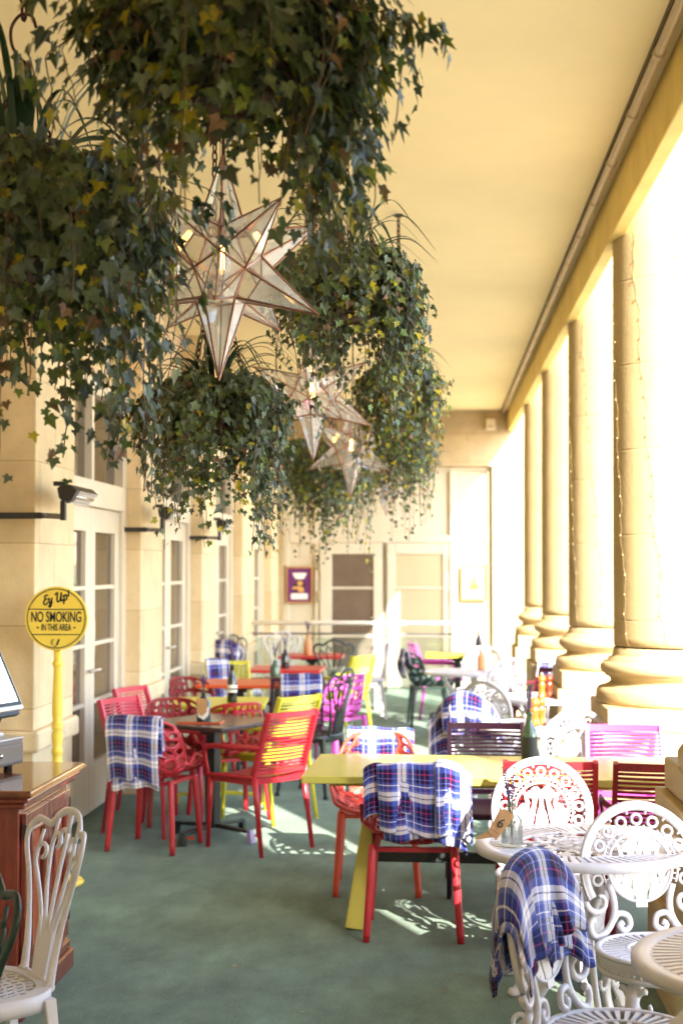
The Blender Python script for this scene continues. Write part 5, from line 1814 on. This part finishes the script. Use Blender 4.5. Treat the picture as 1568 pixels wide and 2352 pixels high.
def basket(px, y, rim, R0, label, seed, n, drop, size=0.040, blades=26, blade_len=0.34, zmul=1.0, bright=0.13, tint=1.0, links=True, trail=0.12, bias=None, gap=None, hang=None, wide=1.0):
    q = random.Random(seed)
    x = gx(px, y)
    t = thing('hanging_basket', label, 'hanging basket', (x, y, rim), 0, 'ivy filled baskets hanging under the ceiling')
    rb, hb = 0.165, 0.20
    # woven bowl: stacked, slightly uneven withies
    mb = MB()
    for i in range(15):
        f = i / 14
        r = rb * (0.62 + 0.38 * sin(f * pi / 2))
        z = -hb + hb * f
        mb.tube([(r * cos(2 * pi * k / 28) * (1 + 0.015 * sin(k * 5 + i * 2)), r * sin(2 * pi * k / 28) * (1 + 0.015 * sin(k * 5 + i * 2)), z + 0.003 * sin(k * 7 + i * 3.1)) for k in range(28)], 0.0078 if i < 14 else 0.014, 6, closed=True)
    mb.lathe([(0.001, -hb), (rb * 0.62, -hb), (rb * 0.9, -hb * 0.4), (rb * 0.97, -0.01), (0.001, -0.02)], 20)
    mb.build('wicker_bowl', M['wicker'], t)
    # chains to a hook in the ceiling
    top = ZC - rim
    hz = hang or min(0.62, top - 0.25)
    mb = MB()
    for k in range(3):
        a = 2 * pi * k / 3 + seed
        chain_pts(mb, (rb * cos(a), rb * sin(a), 0), (0, 0, hz), 22 if links else 9, 0.0035 if links else 0.005)
    mb.build('chain', M['chain'], t)
    mb = MB()
    hk = bez([(0.0, 0, hz), (-0.03, 0, hz + 0.04), (-0.034, 0, hz + 0.09), (-0.01, 0, hz + 0.125), (0.02, 0, hz + 0.12), (0.032, 0, hz + 0.09)], 5)
    mb.tube(hk, 0.0045, 7)
    chain_pts(mb, (0, 0, hz + 0.115), (0, 0, top - 0.01), max(6, int((top - hz) / 0.045)), 0.0045)
    mb.lathe([(0.03, top - 0.012), (0.03, top - 0.002)], 12)
    mb.build('hook', M['chain'], t)
    # trailing ivy
    lv = Leaves()
    st = MB()
    for s_ in range(n):
        a = q.uniform(0, 2 * pi)
        ro = R0 * (0.30 + 0.70 * sqrt(q.random())) * q.uniform(0.85, 1.08)
        long_ = q.random() < trail
        dr = drop * (q.uniform(0.25, 0.8) if not long_ else q.uniform(0.8, 1.25))
        lobe = 1 + 0.16 * sin(2 * a + seed) + 0.10 * sin(5 * a + seed * 2)
        ro *= lobe
        dr *= 1 + 0.22 * sin(3 * a + seed * 1.7)
        for bs in (bias or []):
            if q.random() < bs[2]:
                a = q.uniform(bs[0], bs[1])
                ro = R0 * q.uniform(0.55, 1.0)
                dr = drop * bs[3] * q.uniform(0.55, 1.0)
                break
        if gap and gap[0] < a < gap[1] and q.random() < 0.85:
            a += q.choice((-1, 1)) * (gap[1] - gap[0])
        if q.random() < 0.05:
            ro *= q.uniform(1.2, 1.5)
            dr *= 0.6
        rise = q.uniform(-0.02, 0.13) * (1.2 - ro / R0 * 0.6)
        d = V((cos(a), sin(a), 0))
        tn = V((-sin(a), cos(a), 0))
        sw = q.uniform(-0.10, 0.10)
        P = bez([d * 0.10, d * (0.10 + 0.45 * (ro - 0.1)) + V((0, 0, rise)), d * (ro * 0.95) + tn * sw * 0.4 + V((0, 0, rise - 0.07)),
                 d * (ro * q.uniform(0.9, 1.05)) + tn * sw * 0.8 + V((0, 0, -dr * 0.5)), d * (ro * q.uniform(0.75, 1.0)) + tn * sw + V((0, 0, -dr))], 5)
        ln = sum((P[i + 1] - P[i]).length for i in range(len(P) - 1))
        if s_ % 3 == 0 or long_:
            st.tube([p + V((q.uniform(-.004, .004), q.uniform(-.004, .004), 0)) for p in P], 0.0017, 4)
        k = max(5, int(ln / 0.026))
        yellow = q.random() < 0.16
        for i in range(k):
            f = (i + q.random()) / k
            f = f * 0.97 + 0.03
            fi = f * (len(P) - 1)
            i0 = min(len(P) - 2, int(fi))
            p = P[i0].lerp(P[i0 + 1], fi - i0)
            tg_ = (P[i0 + 1] - P[i0]).normalized()
            side = tg_.cross(d).normalized() if tg_.cross(d).length > 1e-3 else tn
            off = side * (q.choice((-1, 1)) * q.uniform(0.008, 0.03)) + d * q.uniform(-0.01, 0.025)
            tip = V((0, 0, -1)) * q.uniform(0.4, 1.0) + d * q.uniform(-0.1, 0.7) + side * q.uniform(-0.7, 0.7)
            nr = d * q.uniform(0.4, 1.0) + V((0, 0, 1)) * q.uniform(0.05, 0.9) + tn * q.uniform(-0.5, 0.5)
            sz = size * q.choice((q.uniform(0.4, 0.8), q.uniform(0.7, 1.15), q.uniform(0.85, 1.35))) * (1 - 0.35 * max(0, f - 0.8) * 5 * (0.5 + 0.5 * long_))
            pb = bright * (3.2 if yellow else 0.55) * (0.5 + f)
            col = q.choice(BRIGHT) if q.random() < pb else q.choice(GREENS)
            g = q.uniform(0.7, 1.35) * tint
            lv.leaf(p + off, tip, nr, sz, (col[0] * g, col[1] * g, col[2] * g), q)
    st.build('ivy_stems', M['stem'], t)
    lv.build('ivy', t)
    # arching strap leaves on top
    bl = MB()
    for s_ in range(blades):
        a = q.uniform(0, 2 * pi)
        d = V((cos(a), sin(a), 0))
        L_ = blade_len * q.uniform(0.5, 1.15)
        up_ = q.uniform(0.35, 1.0)
        b0 = d * q.uniform(0, 0.07)
        P = bez([b0, b0 + d * L_ * 0.25 + V((0, 0, L_ * up_ * 0.55 * zmul)), b0 + d * L_ * 0.62 + V((0, 0, L_ * up_ * 0.70 * zmul)), b0 + d * L_ * 1.0 + V((0, 0, L_ * (up_ * 0.62 * zmul - 0.28)))], 5)
        k = len(P)
        wd = q.uniform(0.004, 0.010) * (wide if q.random() < 0.4 else 1)
        sd = V((-sin(a), cos(a), 0))
        vs = []
        for i, p in enumerate(P):
            w_ = wd * (1 - (i / (k - 1)) ** 2.5) + 0.0006
            vs += [p - sd * w_ + V((0, 0, w_ * 0.5)), p, p + sd * w_ + V((0, 0, w_ * 0.5))]
        bl.add(vs, [(i * 3 + j, i * 3 + j + 1, i * 3 + j + 4, i * 3 + j + 3) for i in range(k - 1) for j in (0, 1)], True)
    bl.build('strap_leaves', M['blade'], t)
    return t


basket(45, 3.60, 2.66, 0.40, 'ivy basket on a hook and chain at the left border, strap leaves on top', 3, 330, 0.50, 0.043, 40, 0.44, 1.5, 0.14, trail=0.10, bias=[(-1.4, 0.5, 0.16, 1.55)], hang=0.36, wide=2.6)
basket(545, 3.20, 2.97, 0.335, 'biggest ivy basket, at the top border above the nearest glass star', 7, 340, 0.38, 0.043, 20, 0.30, bright=0.20, trail=0.12, bias=[(-0.7, 0.9, 0.16, 1.65), (-2.7, -1.7, 0.10, 1.45)])
basket(795, 6.00, 2.96, 0.33, 'ivy basket with spiky strap leaves right of the nearest glass star', 12, 300, 0.48, 0.040, 46, 0.42, bright=0.16, bias=[(-0.6, 0.8, 0.14, 1.5)])
basket(490, 6.40, 2.48, 0.35, 'ivy basket with its wicker bowl showing, below the nearest glass star', 15, 300, 0.52, 0.040, 60, 0.40, bright=0.13, trail=0.14, bias=[(-2.2, -1.3, 0.08, 1.3), (-0.9, 0.4, 0.12, 1.4)], gap=(-1.5, -0.95))
basket(916, 8.90, 2.90, 0.24, 'ivy basket behind the spiky one, over the far right door leaf', 21, 230, 0.74, 0.040, 20, 0.34, links=False, bright=0.22, tint=1.2)
basket(748, 10.9, 2.60, 0.42, 'low far ivy basket hanging in front of the left far door leaf', 24, 320, 0.62, 0.040, 14, 0.30, links=False, bright=0.22, tint=1.2)
basket(905, 12.6, 2.82, 0.33, 'farthest ivy basket, hanging before the upper panels of the end screen', 28, 180, 0.60, 0.040, 14, 0.30, links=False, bright=0.2)

# ================================================================== glass star lanterns
PHI = (1 + sqrt(5)) / 2


def ico_dirs():
    vs = [V((0, 0, 1)), V((0, 0, -1))]
    zz, rr = 1 / sqrt(5), 2 / sqrt(5)
    for k in range(5):
        vs.append(V((rr * cos(2 * pi * k / 5), rr * sin(2 * pi * k / 5), zz)))
    for k in range(5):
        vs.append(V((rr * cos(2 * pi * (k + 0.5) / 5), rr * sin(2 * pi * (k + 0.5) / 5), -zz)))
    return vs


def make_star():
    t = thing('star_lantern', 'x', 'lantern')
    dirs = ico_dirs()
    Rt, Rc = 0.350, 0.132                           # tips, core corners
    core = []
    for i in range(12):
        for j in range(i):
            for k in range(j):
                a, b_, c = dirs[i], dirs[j], dirs[k]
                if (a - b_).length < 1.1 and (b_ - c).length < 1.1 and (a - c).length < 1.1:
                    core.append((a + b_ + c).normalized() * Rc)
    gl, fr = MB(), MB()
    seen = set()
    for d in dirs:
        ring = sorted(range(20), key=lambda i: -core[i].dot(d))[:5]
        u = d.orthogonal().normalized()
        v_ = d.cross(u)
        ring.sort(key=lambda i: atan2(core[i].dot(v_), core[i].dot(u)))
        tip = d * Rt
        for k in range(5):
            a, b_ = ring[k], ring[(k + 1) % 5]
            gl.add([core[a] * 0.998, core[b_] * 0.998, tip * 0.998], [(0, 1, 2)])
            fr.bar(core[a], tip, 0.0062, 0.0062, d.orthogonal(), 0.0035, 0.0035)
            e = (min(a, b_), max(a, b_))
            if e not in seen:
                seen.add(e)
                fr.bar(core[a], core[b_], 0.006, 0.006, core[a] + core[b_])
        fr.bar(tip * 0.95, tip * 1.005, 0.012, 0.012, d.orthogonal(), 0.003, 0.003)
    gl.build('glass_panes', M['starglass'], t)
    fr.build('copper_frame', M['copper'], t)
    MB().tube([(0, 0, Rt * 0.98), (0, 0, 1.2)], 0.005, 6).build('hanging_rod', M['chain'], t)
    MB().lathe([(0.014, 0.085), (0.016, 0.09), (0.016, 0.135), (0.010, 0.15), (0.001, 0.15)], 14).tube([(0, 0, 0.15), (0, 0, Rt)], 0.004, 6).build('lamp_holder', M['copper'], t)
    b_ = MB().lathe([(0.013, 0.085), (0.020, 0.06), (0.030, 0.025), (0.032, 0.005), (0.024, -0.02), (0.010, -0.033), (0.001, -0.036)], 20).build('bulb', M['clear'], t)
    f = MB()
    for k in range(6):
        a = 2 * pi * k / 6
        f.tube([(0.007 * cos(a), 0.007 * sin(a), 0.07), (0.011 * cos(a + 0.3), 0.011 * sin(a + 0.3), -0.008)], 0.0013, 5)
    f.build('filament', M['filament'], b_)
    PROTO['star'] = [t, False]


make_star()
for i, (px, py, y, rz, tx, lab) in enumerate(((508, 612, 4.30, 0.42, 0.02, 'nearest and largest glass star lantern with glowing bulb, among the ivy'),
                                          (717, 910, 7.45, 0.9, -0.02, 'second glass star lantern, below the spiky ivy basket'),
                                          (806, 1032, 10.2, 0.2, 0.03, 'third glass star lantern, half hidden in the far ivy'),
                                          (887, 1104, 13.9, 0.6, 0.0, 'farthest and smallest glass star lantern, before the end screen'))):
    p = at_y(px, py, y)
    o = PROTO['star'][0] if i == 0 else copy_tree(PROTO['star'][0])
    o.location = p
    o.rotation_euler = (tx, tx * 0.5, rz)
    o['label'] = lab
    o['group'] = 'glass star lanterns'
    for ch in o.children:
        if ch.name.startswith('hanging_rod'):
            ch.scale = (1, 1, 1)
            ch.data = ch.data.copy()
            for vv in ch.data.vertices:
                if vv.co.z > 1.0:
                    vv.co.z = ZC - p.z

# a few leaves dropped on the carpet
q = random.Random(40)
lv = Leaves()
for k in range(46):
    x, y = q.uniform(-1.7, 0.8), q.uniform(4.6, 14)
    a = q.uniform(0, 6.28)
    lv.leaf(V((x, y, 0.006)), V((cos(a), sin(a), q.uniform(0, 0.2))), V((q.uniform(-.2, .2), q.uniform(-.2, .2), 1)), q.uniform(0.015, 0.032), q.choice([(0.30, 0.22, 0.07), (0.20, 0.13, 0.05), (0.12, 0.14, 0.04), (0.35, 0.28, 0.16)]), q)
tag(lv.build('fallen_leaves', None), 'small dry leaves scattered over the green carpet', 'leaves', kind='stuff')
